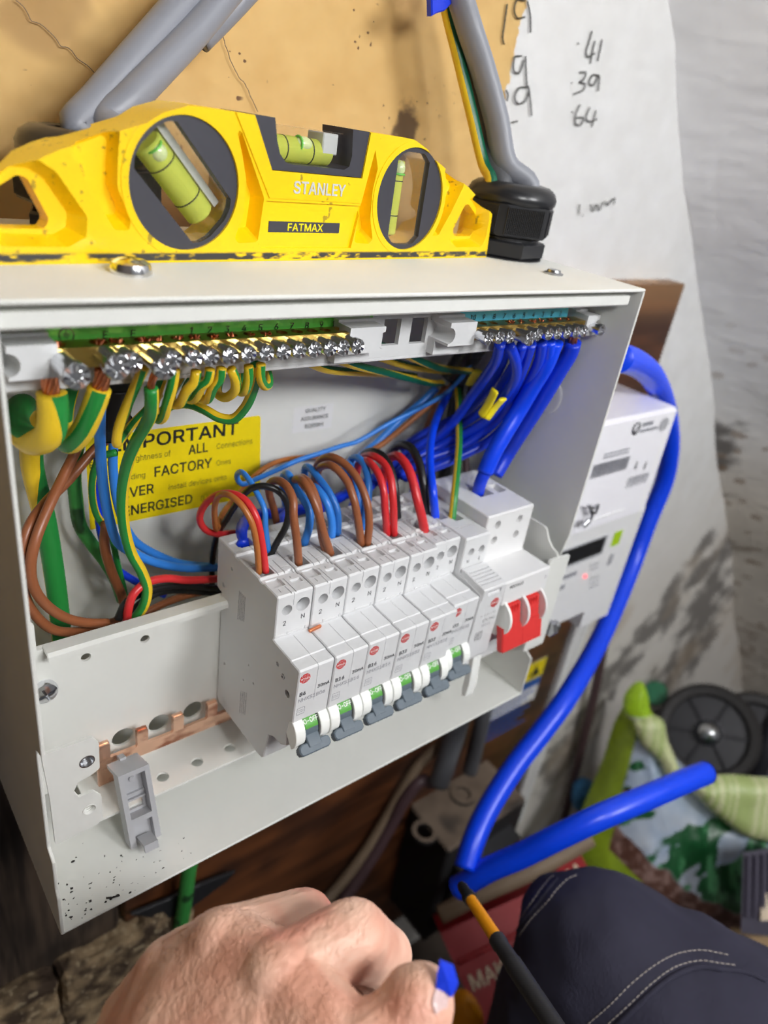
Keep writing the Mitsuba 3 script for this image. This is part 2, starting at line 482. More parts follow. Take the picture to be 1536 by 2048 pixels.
# ------------------------------------------------------------------ the cupboard
def grid_sheet(P00, U, V, nu, nv, thick, amp, freq, seed):
    """A displaced slab spanned by U and V from P00."""
    U, V = np.asarray(U, float), np.asarray(V, float)
    N = np.cross(U, V); N /= np.linalg.norm(N)
    u, v = np.meshgrid(np.linspace(0, 1, nu), np.linspace(0, 1, nv), indexing='ij')
    P = np.asarray(P00, float) + u[..., None] * U + v[..., None] * V
    P = P + N * ((meshkit.fbm(P / freq, 4, seed) - 0.5) * amp)[..., None]
    B = P - N * thick
    i, j = np.meshgrid(np.arange(nu - 1), np.arange(nv - 1), indexing='ij')
    a = (i * nv + j).ravel()
    F = np.vstack([np.stack([a, a + nv, a + nv + 1], 1), np.stack([a, a + nv + 1, a + 1], 1)])
    return trimesh.Trimesh(np.vstack([P.reshape(-1, 3), B.reshape(-1, 3)]), np.vstack([F, F[:, ::-1] + nu * nv]), process=False)


wall_back = add('wall_back', grid_sheet((-500, WALLY, -640), (2100, 0, 0), (0, 0, 1440), 150, 100, 14, 2.5, 90.0, 3), 'plaster', True, kind='structure')
L0, L1 = np.array([424.6 - 0.896 * 420, WALLY + 8, 396 + 420.0]), np.array([424.6 + 0.896 * 1040, WALLY + 8, 396 - 1040.0])
wall_right = add('wall_right', grid_sheet(L0, L1 - L0, np.array([0.62, -1, 0.0]) * 900, 160, 100, 14, 20, 150.0, 5), 'rough_plaster', True, kind='structure')
wall_left = add('wall_left', cbox(-330, -310, -900, 150, -640, 900, 1), 'dark_timber', kind='structure')
floor_ = add('floor', cbox(-600, 1700, -900, 150, -620, -600, 1), 'floor_dirt', kind='structure')


def ribbon(pts, w, off=0.25, Y=WALLY, jitter=0.0):
    """A marker stroke on the back wall from pixels of the photograph."""
    C = spline([at(x, y, Y=Y) for x, y in pts], step=1.2)
    C[:, 1] = Y - 1.6
    if jitter:
        C[:, 0] += jitter * (meshkit.noise(C / 3.0, 4) - 0.5); C[:, 2] += jitter * (meshkit.noise(C / 3.0 + 50, 5) - 0.5)
    return tube(C, w / 2, 6, flat=1.0)


strokes = {
    'nineteen': [[(1010, 8), (1005, 45), (1001, 78), (1004, 88)], [(1046, 2), (1030, 0), (1024, 20), (1030, 36), (1046, 34)], [(1050, 2), (1056, 30), (1057, 65)]],
    'nine': [[(1039, 112), (1026, 114), (1023, 140), (1034, 146), (1044, 120)], [(1047, 112), (1048, 145), (1050, 176)]],
    'nine_below': [[(1048, 174), (1034, 176), (1025, 195), (1032, 207), (1046, 202), (1054, 182), (1052, 172)], [(1054, 180), (1057, 205), (1059, 231)]],
    'dash': [[(1021, 244), (1031, 242)]],
    'zero_tail': [[(1008, 180), (1012, 190), (1010, 202)]],
    'point_41': [[(1152, 86), (1153, 88)], [(1180, 62), (1174, 84), (1168, 104), (1172, 114), (1186, 106)], [(1186, 82), (1180, 106), (1177, 127)], [(1200, 79), (1196, 100), (1191, 122)]],
    'point_39': [[(1139, 165), (1140, 166)], [(1156, 144), (1168, 146), (1164, 158), (1156, 164), (1166, 168), (1164, 178), (1144, 188)], [(1194, 151), (1182, 150), (1174, 164), (1182, 171), (1194, 152), (1192, 182)]],
    'point_64': [[(1140, 223), (1141, 225)], [(1156, 209), (1147, 230), (1147, 247), (1158, 249), (1163, 236), (1150, 235)], [(1176, 214), (1168, 236), (1176, 243), (1190, 238)], [(1188, 220), (1180, 253)]],
    'one_wu': [[(1155, 408), (1154, 428)], [(1161, 429), (1162, 430)], [(1178, 408), (1182, 422), (1190, 408), (1194, 420), (1204, 402)], [(1208, 402), (1210, 410), (1220, 400), (1226, 396), (1224, 408)]]}
for k, st in strokes.items():
    part(wall_back, 'handwritten_number', [ribbon(s, 0.85) for s in st], 'ink_black', label='handwritten marker figures on the wall')
for pts in ([(30, 0), (55, 30), (64, 42), (86, 55), (110, 78), (120, 92), (136, 98), (160, 122), (178, 138), (193, 156)],
            [(438, 62), (446, 84), (450, 104), (462, 128), (470, 146), (486, 168), (500, 196), (512, 222)]):
    part(wall_back, 'plaster_crack', ribbon(pts, 0.35, jitter=1.2), 'sheath_old')


def chunk(c, r, seed, sq=(1, 1, 1), n=2, amp=0.35):
    m = trimesh.creation.icosphere(n, 1.0)
    v = m.vertices * (1 + amp * (meshkit.fbm(m.vertices * 1.3 + seed * 3.1, 3, seed) - 0.5) * 2)[:, None]
    return trimesh.Trimesh(v * r * np.asarray(sq) + np.asarray(c, float), m.faces, process=False)


def rough_block(x0, x1, y0, y1, z0, z1, seed, amp=4.0):
    m = cbox(x0, x1, y0, y1, z0, z1, 3)
    for _ in range(4): m = m.subdivide()
    n = m.vertex_normals
    d = (meshkit.fbm(m.vertices / 14.0, 4, seed) - 0.5) * amp * 2
    m.vertices[:] = m.vertices + n * d[:, None]
    return m


single('backing_board', cbox(66, 531, WOODY, 132, -470, 227, 0.8), 'board_wood', 'brown varnished plywood board fixed to the wall behind the steel box', 'board')
single('timber_post', rough_block(-190, 62, 117, 133, -226, 215, 3, 2), 'dark_timber', 'dark weathered timber standing left of and below the steel box', 'timber')
for x0, x1, s in ((-150, 17, 11), (18.5, 92, 12)):
    part(wall_back, 'stone', rough_block(x0, x1, 102, 150, -420, -208, s, 5), 'sandstone')
for c, r, s in (((84, 112, -214), 13, 1), ((101, 114, -234), 15, 2), ((72, 112, -236), 11, 3)):
    part(wall_back, 'rubble_stone', chunk(c, r, s, (1, 0.7, 1.1)), 'sandstone', 30)
sp = [at(x, y, Y=108)[[0, 2]] for x, y in ((262, 1828), (330, 1800), (400, 1768), (470, 1742), (452, 1762), (385, 1812), (330, 1838))]
single('plastic_offcut', extr(sp, -110, -107, 'y', 0.5), 'gland_black', 'black pointed scrap lying on the brown board under the steel box', 'scrap')
tk = [cbox(535, 560, 112, 133, -430, -18, 1.2), cbox(546.5, 548, 110.6, 113, -430, -18, 0.4)]
single('mini_trunking', tk, 'white_plastic', 'white cable trunking running down beside the brown board', 'trunking')
single('brown_pipe', tube(spline([at(x, y, Y=d) for x, y, d in ((1246, 1130, 122), (1222, 1220, 122), (1190, 1380, 120), (1145, 1570, 118), (1098, 1760, 112), (1060, 1900, 100))], 6), 5.2, 14), 'sheath_brown',
       'thin dark brown pipe slanting down behind the thick blue cable', 'pipe', smooth=True)

# ------------------------------------------------------------------ the enclosure
cu = thing('consumer_unit', 'open white steel consumer unit with the cover off, mounted on the brown board', 'fuse box')
ST = 'steel_paint'
part(cu, 'back_panel', cbox(1.2, W - 1.2, D - 1.2, D, 0, H - 1.2, 0.2), ST)
part(cu, 'top_panel', cbox(0, W, 0, D, H - 1.5, H, 0.5), ST)
part(cu, 'bottom_panel', cbox(0, W, 0, D, -1.4, 0, 0.4), ST)
part(cu, 'side_panel', extr([(0, H - 1.5), (D, H - 1.5), (D, 0), (0, 0), (0, 22), (1.6, 26), (1.6, 42), (7, 45), (7, 97), (0, 100)], 0, 1.3, 'x', 0.3), ST)
part(cu, 'side_panel', extr([(0, H - 1.5), (D, H - 1.5), (D, 0), (0, 0), (0, 28), (7, 32), (5, 39), (7, 98), (2, 102), (0, 118)], W - 1.3, W, 'x', 0.3), ST)
# the folded lip under the top edge
lip = [(4, 249.2), (4, 243.4), (5, 242.4), (15, 242.4), (15, 243.6), (5.6, 243.6), (5.4, 248.2), (9, 248.6), (9, 252), (10, 252), (10, 248), (5, 249.8)]
part(cu, 'front_lip', extr([(4.0, 249.4), (4.0, 245.4), (5.0, 244.6), (12, 244.6), (12, 245.8), (6.2, 245.8), (6.2, 248.4), (11, 248.6), (11, 252), (9.6, 252), (9.6, 250)], 2, 277, 'x', 0.2), ST)
# the channel that carries the devices
g = sg.box(2, 15, 280, 99)
for x in np.arange(48.2, 98, 17.8): g = g.difference(sg.Point(x, 32).buffer(5.2))
for x in (33.8, 59.7): g = g.difference(sg.Point(x, 86.7).buffer(2.1))
chan = [shape2d(g, -59.4, -58, 'y')]
lipp = extr([(59.4, 97.6), (59.4, 99.0), (52.0, 99.8), (50.4, 98.6), (50.4, 96.4), (51.6, 96.4), (52.0, 98.3)], 17, 281, 'x', 0.3)
fl = sg.box(25.6, 32.5, 280, 59)
for x in (60.4, 78.2, 96): fl = fl.difference(sg.Point(x, 40.5).buffer(2.9))
part(cu, 'mounting_plate', chan, ST)
part(cu, 'plate_lip', lipp, ST, 35)
part(cu, 'plate_flange', shape2d(fl, 13.7, 15.0, 'z'), ST)
tb = sg.Polygon([(1.3, 78), (17, 78), (17, 99), (14.5, 99), (14.5, 112), (12, 115.5), (1.3, 116)]).buffer(-0.8).buffer(0.8)
part(cu, 'plate_ear', shape2d(tb, -57.6, -56.4, 'y'), ST)


def flat_tab(px, Y, holes, t=1.4):
    p = sg.Polygon([at(x, y, Y=Y)[[0, 2]] for x, y in px]).buffer(-0.9).buffer(1.5).buffer(-0.6)
    for x, y, r in holes: p = p.difference(sg.Point(*at(x, y, Y=Y)[[0, 2]]).buffer(r))
    return p, shape2d(p, -Y - t, -Y, 'y')


p, m = flat_tab([(78, 1490), (90, 1509), (185, 1475), (198, 1487), (199.6, 1536), (187, 1547), (156, 1565), (148, 1583), (158, 1595), (187, 1583), (203, 1592), (206, 1635), (196, 1648), (111, 1690), (100, 1600)], 7, [(174, 1523, 2.6), (179, 1619, 2.4)])
tab = part(cu, 'cover_tab', m, ST, 30)
for x, y, r in ((174, 1523, 2.6), (179, 1619, 2.4)):
    q = at(x, y, Y=7)
    part(tab, 'threaded_insert', lathe([(r - 0.1, -0.2), (r + 0.25, -0.2), (r + 0.25, 4), (r - 0.3, 4)] + [(r - 0.3 - 0.35 * (k % 2), 4 - 0.45 * k) for k in range(1, 9)] + [(r - 0.1, -0.2)], q, (0, 1, 0), 32), 'zinc' if y < 1600 else ST, 30)
p = sg.Polygon([(262.6, 44), (280.6, 44), (280.6, 107.4), (262.6, 108.4)]).buffer(-1.5).buffer(1.5)
tab = part(cu, 'cover_tab', shape2d(p, 3.0, 4.4, 'y'), ST, 30)
part(cu, 'gusset', extr([(58, 30), (58, 121.2), (9.5, 121), (7.6, 119.6), (5.2, 115.4), (1.5, 112), (-2.4, 110.6), (-4.2, 108.4), (-4.2, 46), (8, 40)], 269.4, 270.8, 'x', 0.4), ST)
kn = lathe([(0, 0), (11, 0), (11, 0.5), (10.2, 0.9), (0, 0.9)], (W - 1.3, 40, 187), (-1, 0, 0), 40)
part(cu, 'knockout', kn, ST, 30)


def cross_screw(c, d, R, h, slot=0.9, n=36, up=(0, 0, 1)):
    """A domed screw head with a cross recess."""
    body = man(lathe([(0, 0), (R, 0), (R, h * 0.35), (R * 0.9, h * 0.7), (R * 0.6, h * 0.93), (0, h)], (0, 0, 0), (0, 0, 1), n))
    for a in (20, 110):
        body = body - mbox(-R * 0.62, R * 0.62, -slot / 2, slot / 2, h * 0.45, h * 1.5).rotate([0, 0, a])
    F = frame_z(d)
    return tri(body.transform(np.hstack([F, np.asarray(c, float)[:, None]]).tolist()))


part(cu, 'case_screw', cross_screw((45.7, 29.2, H - 0.2), (0, 0, 1), 6.2, 4.6), 'chrome', 30)
part(cu, 'case_nut', [lathe([(0, 0), (4.6, 0), (4.6, 0.8), (3.4, 1.2), (3.0, 2.2), (0, 2.4)], (248.5, 29.9, H - 0.1), (0, 0, 1), 30)], 'zinc', 30)
part(cu, 'case_screw', cross_screw((15.6, 56.4, 77.6), (0, -1, 0), 5.4, 3.8), 'chrome', 30)
part(cu, 'case_bolt', [lathe([(0, 0), (3.2, 0), (3.2, 8), (2.6, 8.6), (0, 8.6)], (W, -4.2, 54), (1, 0, 0), 24), extr([(5.4 * math.cos(k * math.pi / 3), 5.4 * math.sin(k * math.pi / 3)) for k in range(6)], 0, 3.5, 'x', 0.4).apply_translation((W, -4.2, 54))], 'zinc', 30)

# printed labels on the back panel
ly = D - 1.2
lab = part(cu, 'warning_label', extr([(56, 114.6), (147.2, 114.6), (148.4, 115.8), (145.6, 161), (144.4, 162.2), (56, 162.2)], -ly, -ly + 0.12, 'y'), 'label_yellow')
o = ly - 0.13
for s, x, z, h, b, st in (('IMPORTANT', 67.4, 153.6, 6.6, True, 1.18), ('Ensure', 57, 147.0, 3.0, False, 0.86), ('tightness of', 76.6, 147.0, 3.0, False, 0.86), ('ALL', 105.4, 146.2, 5.0, True, 0.86), ('Connections', 120.6, 146.8, 3.0, False, 0.86),
                       ('Including', 67.6, 137.6, 3.0, False, 0.86), ('FACTORY', 87.4, 137.0, 5.2, True, 0.92), ('Ones', 120.8, 137.2, 3.0, False, 0.86),
                       ('NEVER', 66.6, 128.2, 5.2, True, 0.9), ('install devices onto', 95.0, 128.2, 3.0, False, 0.86),
                       ('ENERGISED', 71.6, 118.2, 5.2, True, 0.9), ('(Live) Busbar', 112.6, 118.2, 3.0, False, 0.86)):
    part(lab, 'lettering', text(s, h, (x, o, z), UX, UZ, bold=b, stretch=st), 'ink_black')
lab = part(cu, 'quality_label', extr([(166, 149), (192, 149), (192, 164), (166, 164)], -ly, -ly + 0.1, 'y'), 'white_plastic')
for s, z in (('QUALITY', 160.2), ('ASSURANCE', 155.6), ('RCRIWH', 151.0)):
    part(lab, 'lettering', text(s, 2.2, (180, o, z), UX, UZ, bold=True, center=True), 'ink_black')
# crumbs and shavings on the floor of the box
cr = []
for _ in range(75):
    x, y = 4 + abs(rng.normal(0, 26)), 2 + abs(rng.normal(0, 15))
    if y > 48: continue
    r = rng.uniform(0.12, 0.36)
    cr.append(chunk((x, y, r * 0.4), r, int(rng.integers(1000)), (rng.uniform(0.8, 2.4), rng.uniform(0.6, 1.6), 0.6), 1))
cr.append(tube(spline([(20, 5, 0.4), (22, 3.8, 0.6), (25, 3.2, 0.4)], 0.6), 0.4, 6))
k = single('dust_specks', cr, 'dark_metal', 'dark drilling crumbs scattered on the bottom panel of the steel box', 'crumbs')
labels[k]['kind'] = 'stuff'

# ------------------------------------------------------------------ terminal bars
ca = thing('bar_carrier', 'white plastic carrier rail with slots between the two terminal bars', 'rail')
gg = sg.box(6, 219, 279, 238.5)
for x in (150.5, 165.5, 180.5): gg = gg.difference(sg.box(x, 224, x + 9, 235))
part(ca, 'rail', shape2d(gg, -34, -31.6, 'y'), 'grey_plastic')
part(ca, 'shelf', cbox(6, 279, 31.6, 42, 217.5, 219, 0.3), 'grey_plastic')
part(ca, 'top_strip', cbox(5, 279, 31, 36, 238.6, 240, 0.3), 'grey_plastic')


def bar_screw(x, z, y0, L, R, big=False):
    """A plated clamping screw pointing at the viewer, with a slotted head."""
    a = np.array([x, y0, z])
    n, ph = 16, rng.uniform(0, 6.28)
    th = np.arange(n) * 2 * math.pi / n + ph
    c, sn = np.cos(th)[:, None], np.sin(th)[:, None]
    ring = lambda r, z: np.hstack([r * c, r * sn, np.broadcast_to(np.reshape(z, (-1, 1)) * np.ones((n, 1)), (n, 1))])
    alt = np.where(np.arange(n) % 2, 0.0, -0.75)
    # shank, collar and a head cut into a star of facets
    rows = [ring(0.01, 0), ring(R * 0.84, 0), ring(R * 0.84, L - 3.2), ring(R, L - 3.0), ring(R, L - 0.9), ring(R * 0.93, L - 0.35 + alt * 0.5), ring(R * 0.42, L - 0.1 + alt), ring(R * 0.3, L - 0.8), ring(0.01, L - 0.7)]
    V = np.vstack(rows)
    F = []
    for q in range(len(rows) - 1):
        i = np.arange(n); j = (i + 1) % n
        F += [np.stack([q * n + i, q * n + j, (q + 1) * n + j], 1), np.stack([q * n + i, (q + 1) * n + j, (q + 1) * n + i], 1)]
    m = trimesh.Trimesh(V, np.vstack(F), process=False)
    m.vertices[:] = m.vertices @ frame_z((0, -1, 0)).T + a
    return m



def terminal_bar(name, label, x0, x1, z0, z1, screws, strip, holder_x, texts):
    t = thing(name, label, 'terminal bar')
    b = mbox(x0, x1, 20, 28, z0, z1)
    for x, z, y, L, R in screws: b = b - mcyl((x, 24.4, z0 - 1), (x, 24.4, z1 + 1), R * 0.72, n=20)
    part(t, 'bar', tri(b), 'brass', 20)
    for x, z, y, L, R in screws: part(t, 'screw', bar_screw(x, z, y, L, R), 'chrome', 12)
    for i, (x, z, y, L, R) in enumerate(screws):
        if name == 'earth_bar' and i > 10: continue
        if name == 'neutral_bar' and i < 3: continue
        part(t, 'clamped_strands', [tube([(x + rng.uniform(-1, 1) * R * 0.5, 24.4 + rng.uniform(-1, 1) * R * 0.5, z0 + 3), (x + rng.uniform(-1, 1) * R * 0.6, 24.2 + rng.uniform(-1, 1), z1 + rng.uniform(0.1, 1.0))], 0.42, 6) for _ in range(6)], 'copper', True, kind='stuff')
    s = part(t, 'number_strip', extr([(30.0, 231.8), (30.6, 238.6), (31.4, 238.6), (30.8, 231.8)], strip[0], strip[1], 'x'), strip[2])
    for q, x in texts: part(s, 'numeral', text(q, 2.3, (x, 29.95, 233.4), UX, UZ, center=True, shear=0.1), 'ink_black')
    for a, b2, side in holder_x:
        h = mbox(a, b2, 19, 29, 226.0, 236.0) + mbox(a - 0.0, b2, 27, 33, 220, 237)
        h = h - mcyl((a if side < 0 else b2, 10, 230.5), (a if side < 0 else b2, 40, 230.5), 3.4, n=32)
        part(t, 'end_holder', tri(h), 'grey_plastic', 20)
    return t, s


ez = 231.2
ex = [21.0, 33.4, 38.8, 47.0, 51.4, 58.4, 64.2, 71.0, 77.8, 84.6, 91.2, 97.6, 104.0, 110.6, 116.4, 123.0]
el = [14, 11.5, 8.5, 13.5, 8.5, 8.5, 8.5, 8.5, 8.5, 8.5, 8.5, 8.5, 8.5, 8.5, 8.5, 8.5]
er = [4.0, 3.9, 3.4, 3.6, 3.2] + [2.95] * 11
names = ['E', 'E'] + [str(k) for k in range(1, 13)]
nx = [37.5, 46.2] + list(np.interp(np.arange(12), [0, 11], [66, 138]))
earth_bar, es = terminal_bar('earth_bar', 'brass earth terminal bar with plated screws under the green number strip', 18, 126, 228.0, 234.2,
                             [(x, ez + (0 if i not in (0, 3) else -0.8), 20, L, R) for i, (x, L, R) in enumerate(zip(ex, el, er))], (17, 143, 'strip_green'), [(6.5, 20, -1), (124, 141, 1)], list(zip(names, nx)))
ring = sg.Point(0, 0).buffer(2.3).difference(sg.Point(0, 0).buffer(1.95)).union(sg.box(-0.15, 0.4, 0.15, 1.7)).union(sg.box(-1.2, 0.2, 1.2, 0.5)).union(sg.box(-0.8, -0.4, 0.8, -0.1)).union(sg.box(-0.4, -1.0, 0.4, -0.7))
part(es, 'earth_mark', shape2d(ring, 0, 0.06, 'y').apply_translation((26, 30.1, 234.9)), 'ink_black')
kx = [193.5, 200.6, 207.6, 218.6, 226.4, 234.2, 240.6, 247.6, 254.6, 260.4, 275.0]
neutral_bar, ns = terminal_bar('neutral_bar', 'brass neutral terminal bar with plated screws under the blue number strip', 190, 277, 227.6, 233.4,
                               [(x, 230.4 - (0.8 if i == 3 else 0), 20, 8.0 if i != 3 else 10, 2.9 if i != 3 else 3.4) for i, x in enumerate(kx)], (189, 268, 'strip_blue'), [(176, 191.5, -1), (270, 280, 1)],
                               [(str(11 - k), x) for k, x in enumerate(np.linspace(193, 262, 11))])

# ------------------------------------------------------------------ protective devices on the plate
PITCH, X0 = 18.3, 96.5
prof = [(63, 128), (47, 128), (46.2, 127), (43.6, 127), (42.8, 128), (26, 128), (25, 127.2), (22.5, 127.2), (21.5, 128), (11.2, 128), (10.4, 127.2), (10.4, 107.0), (11.2, 105.6), (9.4, 105.2),
        (-3.0, 104.8), (-3.4, 104.3), (-9.2, 104.2), (-10, 103.4), (-9.2, 75), (-7.0, 73.6), (-5.6, 66), (-6.0, 58.5), (-2.2, 55.8), (4.0, 55.0), (8.0, 52.5), (10.5, 36), (12.5, 34.0), (15, 33.5), (55, 33.5),
        (57.6, 36), (57.6, 80), (57.6, 100.5), (62.6, 101.5)]


def rcbo_body(w=17.7, shift=0.0):
    b = man(extr(prof, 0.2, 0.2 + w, 'x', 0.45))
    # wire entries from above
    b = b - mbox(1.6, 8.4, 26.6, 34.6, 108, 130) - mbox(10.8, 17.2, 39.6, 46.6, 108, 130) - mbox(5.2, 12.6, 50.5, 57.5, 112, 130)
    # recessed channels that divide the top into keyed panels
    for x0, x1, y0, y1, d in ((9.2, 9.6, 11, 36, .7), (0, 9.4, 35.8, 36.3, .7), (9.2, 18.4, 37.6, 38.1, .7), (9.2, 9.6, 38, 60, .6), (0, 18.4, 48.2, 48.7, .7), (2.0, 8.0, 17.0, 24.0, 1.6), (11.2, 16.4, 16.4, 19.4, 1.2), (3.2, 3.6, 13.2, 16, .5),
                              (12.4, 12.9, 20.5, 36, .6), (12.4, 18.2, 29.0, 29.5, .6), (14.6, 16.8, 24.2, 26.8, 1.2), (6.8, 7.3, 10.8, 16.8, .5), (2.0, 6.0, 51.5, 57, 1.0), (13.4, 17.4, 50.5, 56, 1.4)):
        b = b - mbox(x0, x1, y0, y1, 128 - d, 130)
    # screw wells in the face of the terminal step
    b = b - mcyl((5.3, 8, 120.0), (5.3, 18, 120.0), 2.55, n=28) - mcyl((13.2, 8, 120.6), (13.2, 20, 120.6), 3.45, n=32)
    # seam lines
    b = b - mbox(9.6, 9.75, -11, 10.2, 84, 106) - mbox(8.2, 8.4, 9.8, 11, 121.5, 129) - mbox(0, 18.4, 9.9, 10.6, 107.6, 107.9)
    for x in (6.2, 15.2): b = b - man(extr([(x - 0.9, 106.6), (x + 0.5, 106.6), (x + 0.5, 108.6)], -10.9, -9.8, 'y'))
    # rivet holes of the left flank and the toggle slot
    for y, z, r, d in ((6.2, 96.0, 1.1, 1.2), (1.2, 93.0, 1.3, 1.6), (-3.0, 86.5, 1.9, 4.0), (49, 119, 1.0, 0.8), (56, 106, 1.4, 0.8), (9.0, 43.6, 0.8, 0.8), (29, 78, 0.5, 0.6), (24, 71, 0.6, 0.6), (33, 66, 0.5, 0.6), (51.5, 62, 0.8, 0.8)):
        b = b - mcyl((-0.5, y, z), (0.2 + d, y, z), r, n=20)
    b = b - mbox(5.5, 13.3, -12, -0.5, 55, 74.2)
    # hollow foot under the front
    b = b - mbox(2.0, 16.4, -1.5, 9.8, 40, 53)
    return tri(b)


BODY = rcbo_body()


def cyl_sector(cx, cy, cz, r, x0, x1, a0, a1, n=16, rin=None):
    """A slice of a cylinder along x, from angle a0 to a1 (degrees, 0 = towards the viewer, 90 = up)."""
    A = np.radians(np.linspace(a0, a1, n))
    p = [(cy - r * math.cos(a), cz + r * math.sin(a)) for a in A]
    p += [(cy - rin * math.cos(a), cz + rin * math.sin(a)) for a in A[::-1]] if rin else [(cy, cz)]
    return extr(p, x0, x1, 'x', 0.25)


WELL = [lathe([(0, 0), (2.45, 0), (2.45, 0.4), (0, 0.4)], (5.3, 17.2, 120.0), (0, -1, 0), 24), tri(man(lathe([(0, 0), (3.3, 0), (3.3, 1.0), (2.6, 1.5), (0, 1.6)], (0, 0, 0), (0, 0, 1), 28)) .rotate([90, 0, 0]).translate([13.2, 16.6, 120.6]) - mbox(10, 17, 13, 15.9, 120.2, 121.0).translate([0, 0, 0]))]
RIBS = [cyl_sector(0, -4.0, 67, 9.2, 0.3, 5.3, -50, 88), cyl_sector(0, -4.0, 67, 9.2, 13.3, 18.0, -50, 88)]
DRUM = cyl_sector(0, -4.0, 67, 8.2, 5.7, 12.5, -75, 80)
GREEN = cyl_sector(0, -4.0, 67, 8.45, 5.75, 12.45, 24, 76, rin=8.0)
GAP = cyl_sector(0, -4.0, 67, 7.9, 12.5, 13.1, -70, 80)
LEVER = [extr([(-6, 60.2), (-9, 68.6), (-12.6, 67.0), (-16.2, 64.0), (-14, 60.4)], 5.7, 12.3, 'x', 0.4),
         extr([(1.4, -1.9), (3.0, -2.4), (15.0, -2.6), (16.6, -1.6), (17.0, 0.2), (16.6, 1.7), (15.0, 2.4), (3.0, 2.6), (1.2, 1.4), (0.8, -0.4)], -2.0, 2.2, 'z', 0.5).apply_transform(trimesh.transformations.rotation_matrix(math.radians(38), [1, 0, 0])).apply_translation((0, -14.6, 61.6))]


def globe(cx, cz, r, y):
    """The striped round badge: a red disc with a band across and fine upright bars above and below."""
    d = sg.Point(0, 0).buffer(r)
    bars = [sg.box(k * r * 0.3 - r * 0.055, r * 0.32, k * r * 0.3 + r * 0.055, r * 0.86) for k in range(-2, 3)] + [sg.box(k * r * 0.3 - r * 0.055, -r * 0.86, k * r * 0.3 + r * 0.055, -r * 0.34) for k in range(-2, 3)]
    d = d.difference(so.unary_union(bars)).difference(sg.box(-r * 0.92, r * 0.19, r * 0.92, r * 0.25)).difference(sg.box(-r * 0.92, -r * 0.27, r * 0.92, -r * 0.21))
    return [shape2d(d, -y, -y + 0.06, 'y').apply_translation((cx, 0, cz))], text('WYLEX', r * 0.36, (cx, y - 0.08, cz - r * 0.18), UX, UZ, bold=True, center=True)


def on_face(m, dx=0, tilt=True):
    """Prints stand on the nose, whose face leans back by under two degrees."""
    m = tri(m).copy()
    m.vertices[:, 1] += (103.4 - m.vertices[:, 2]) * 0.8 / 28.4
    return m


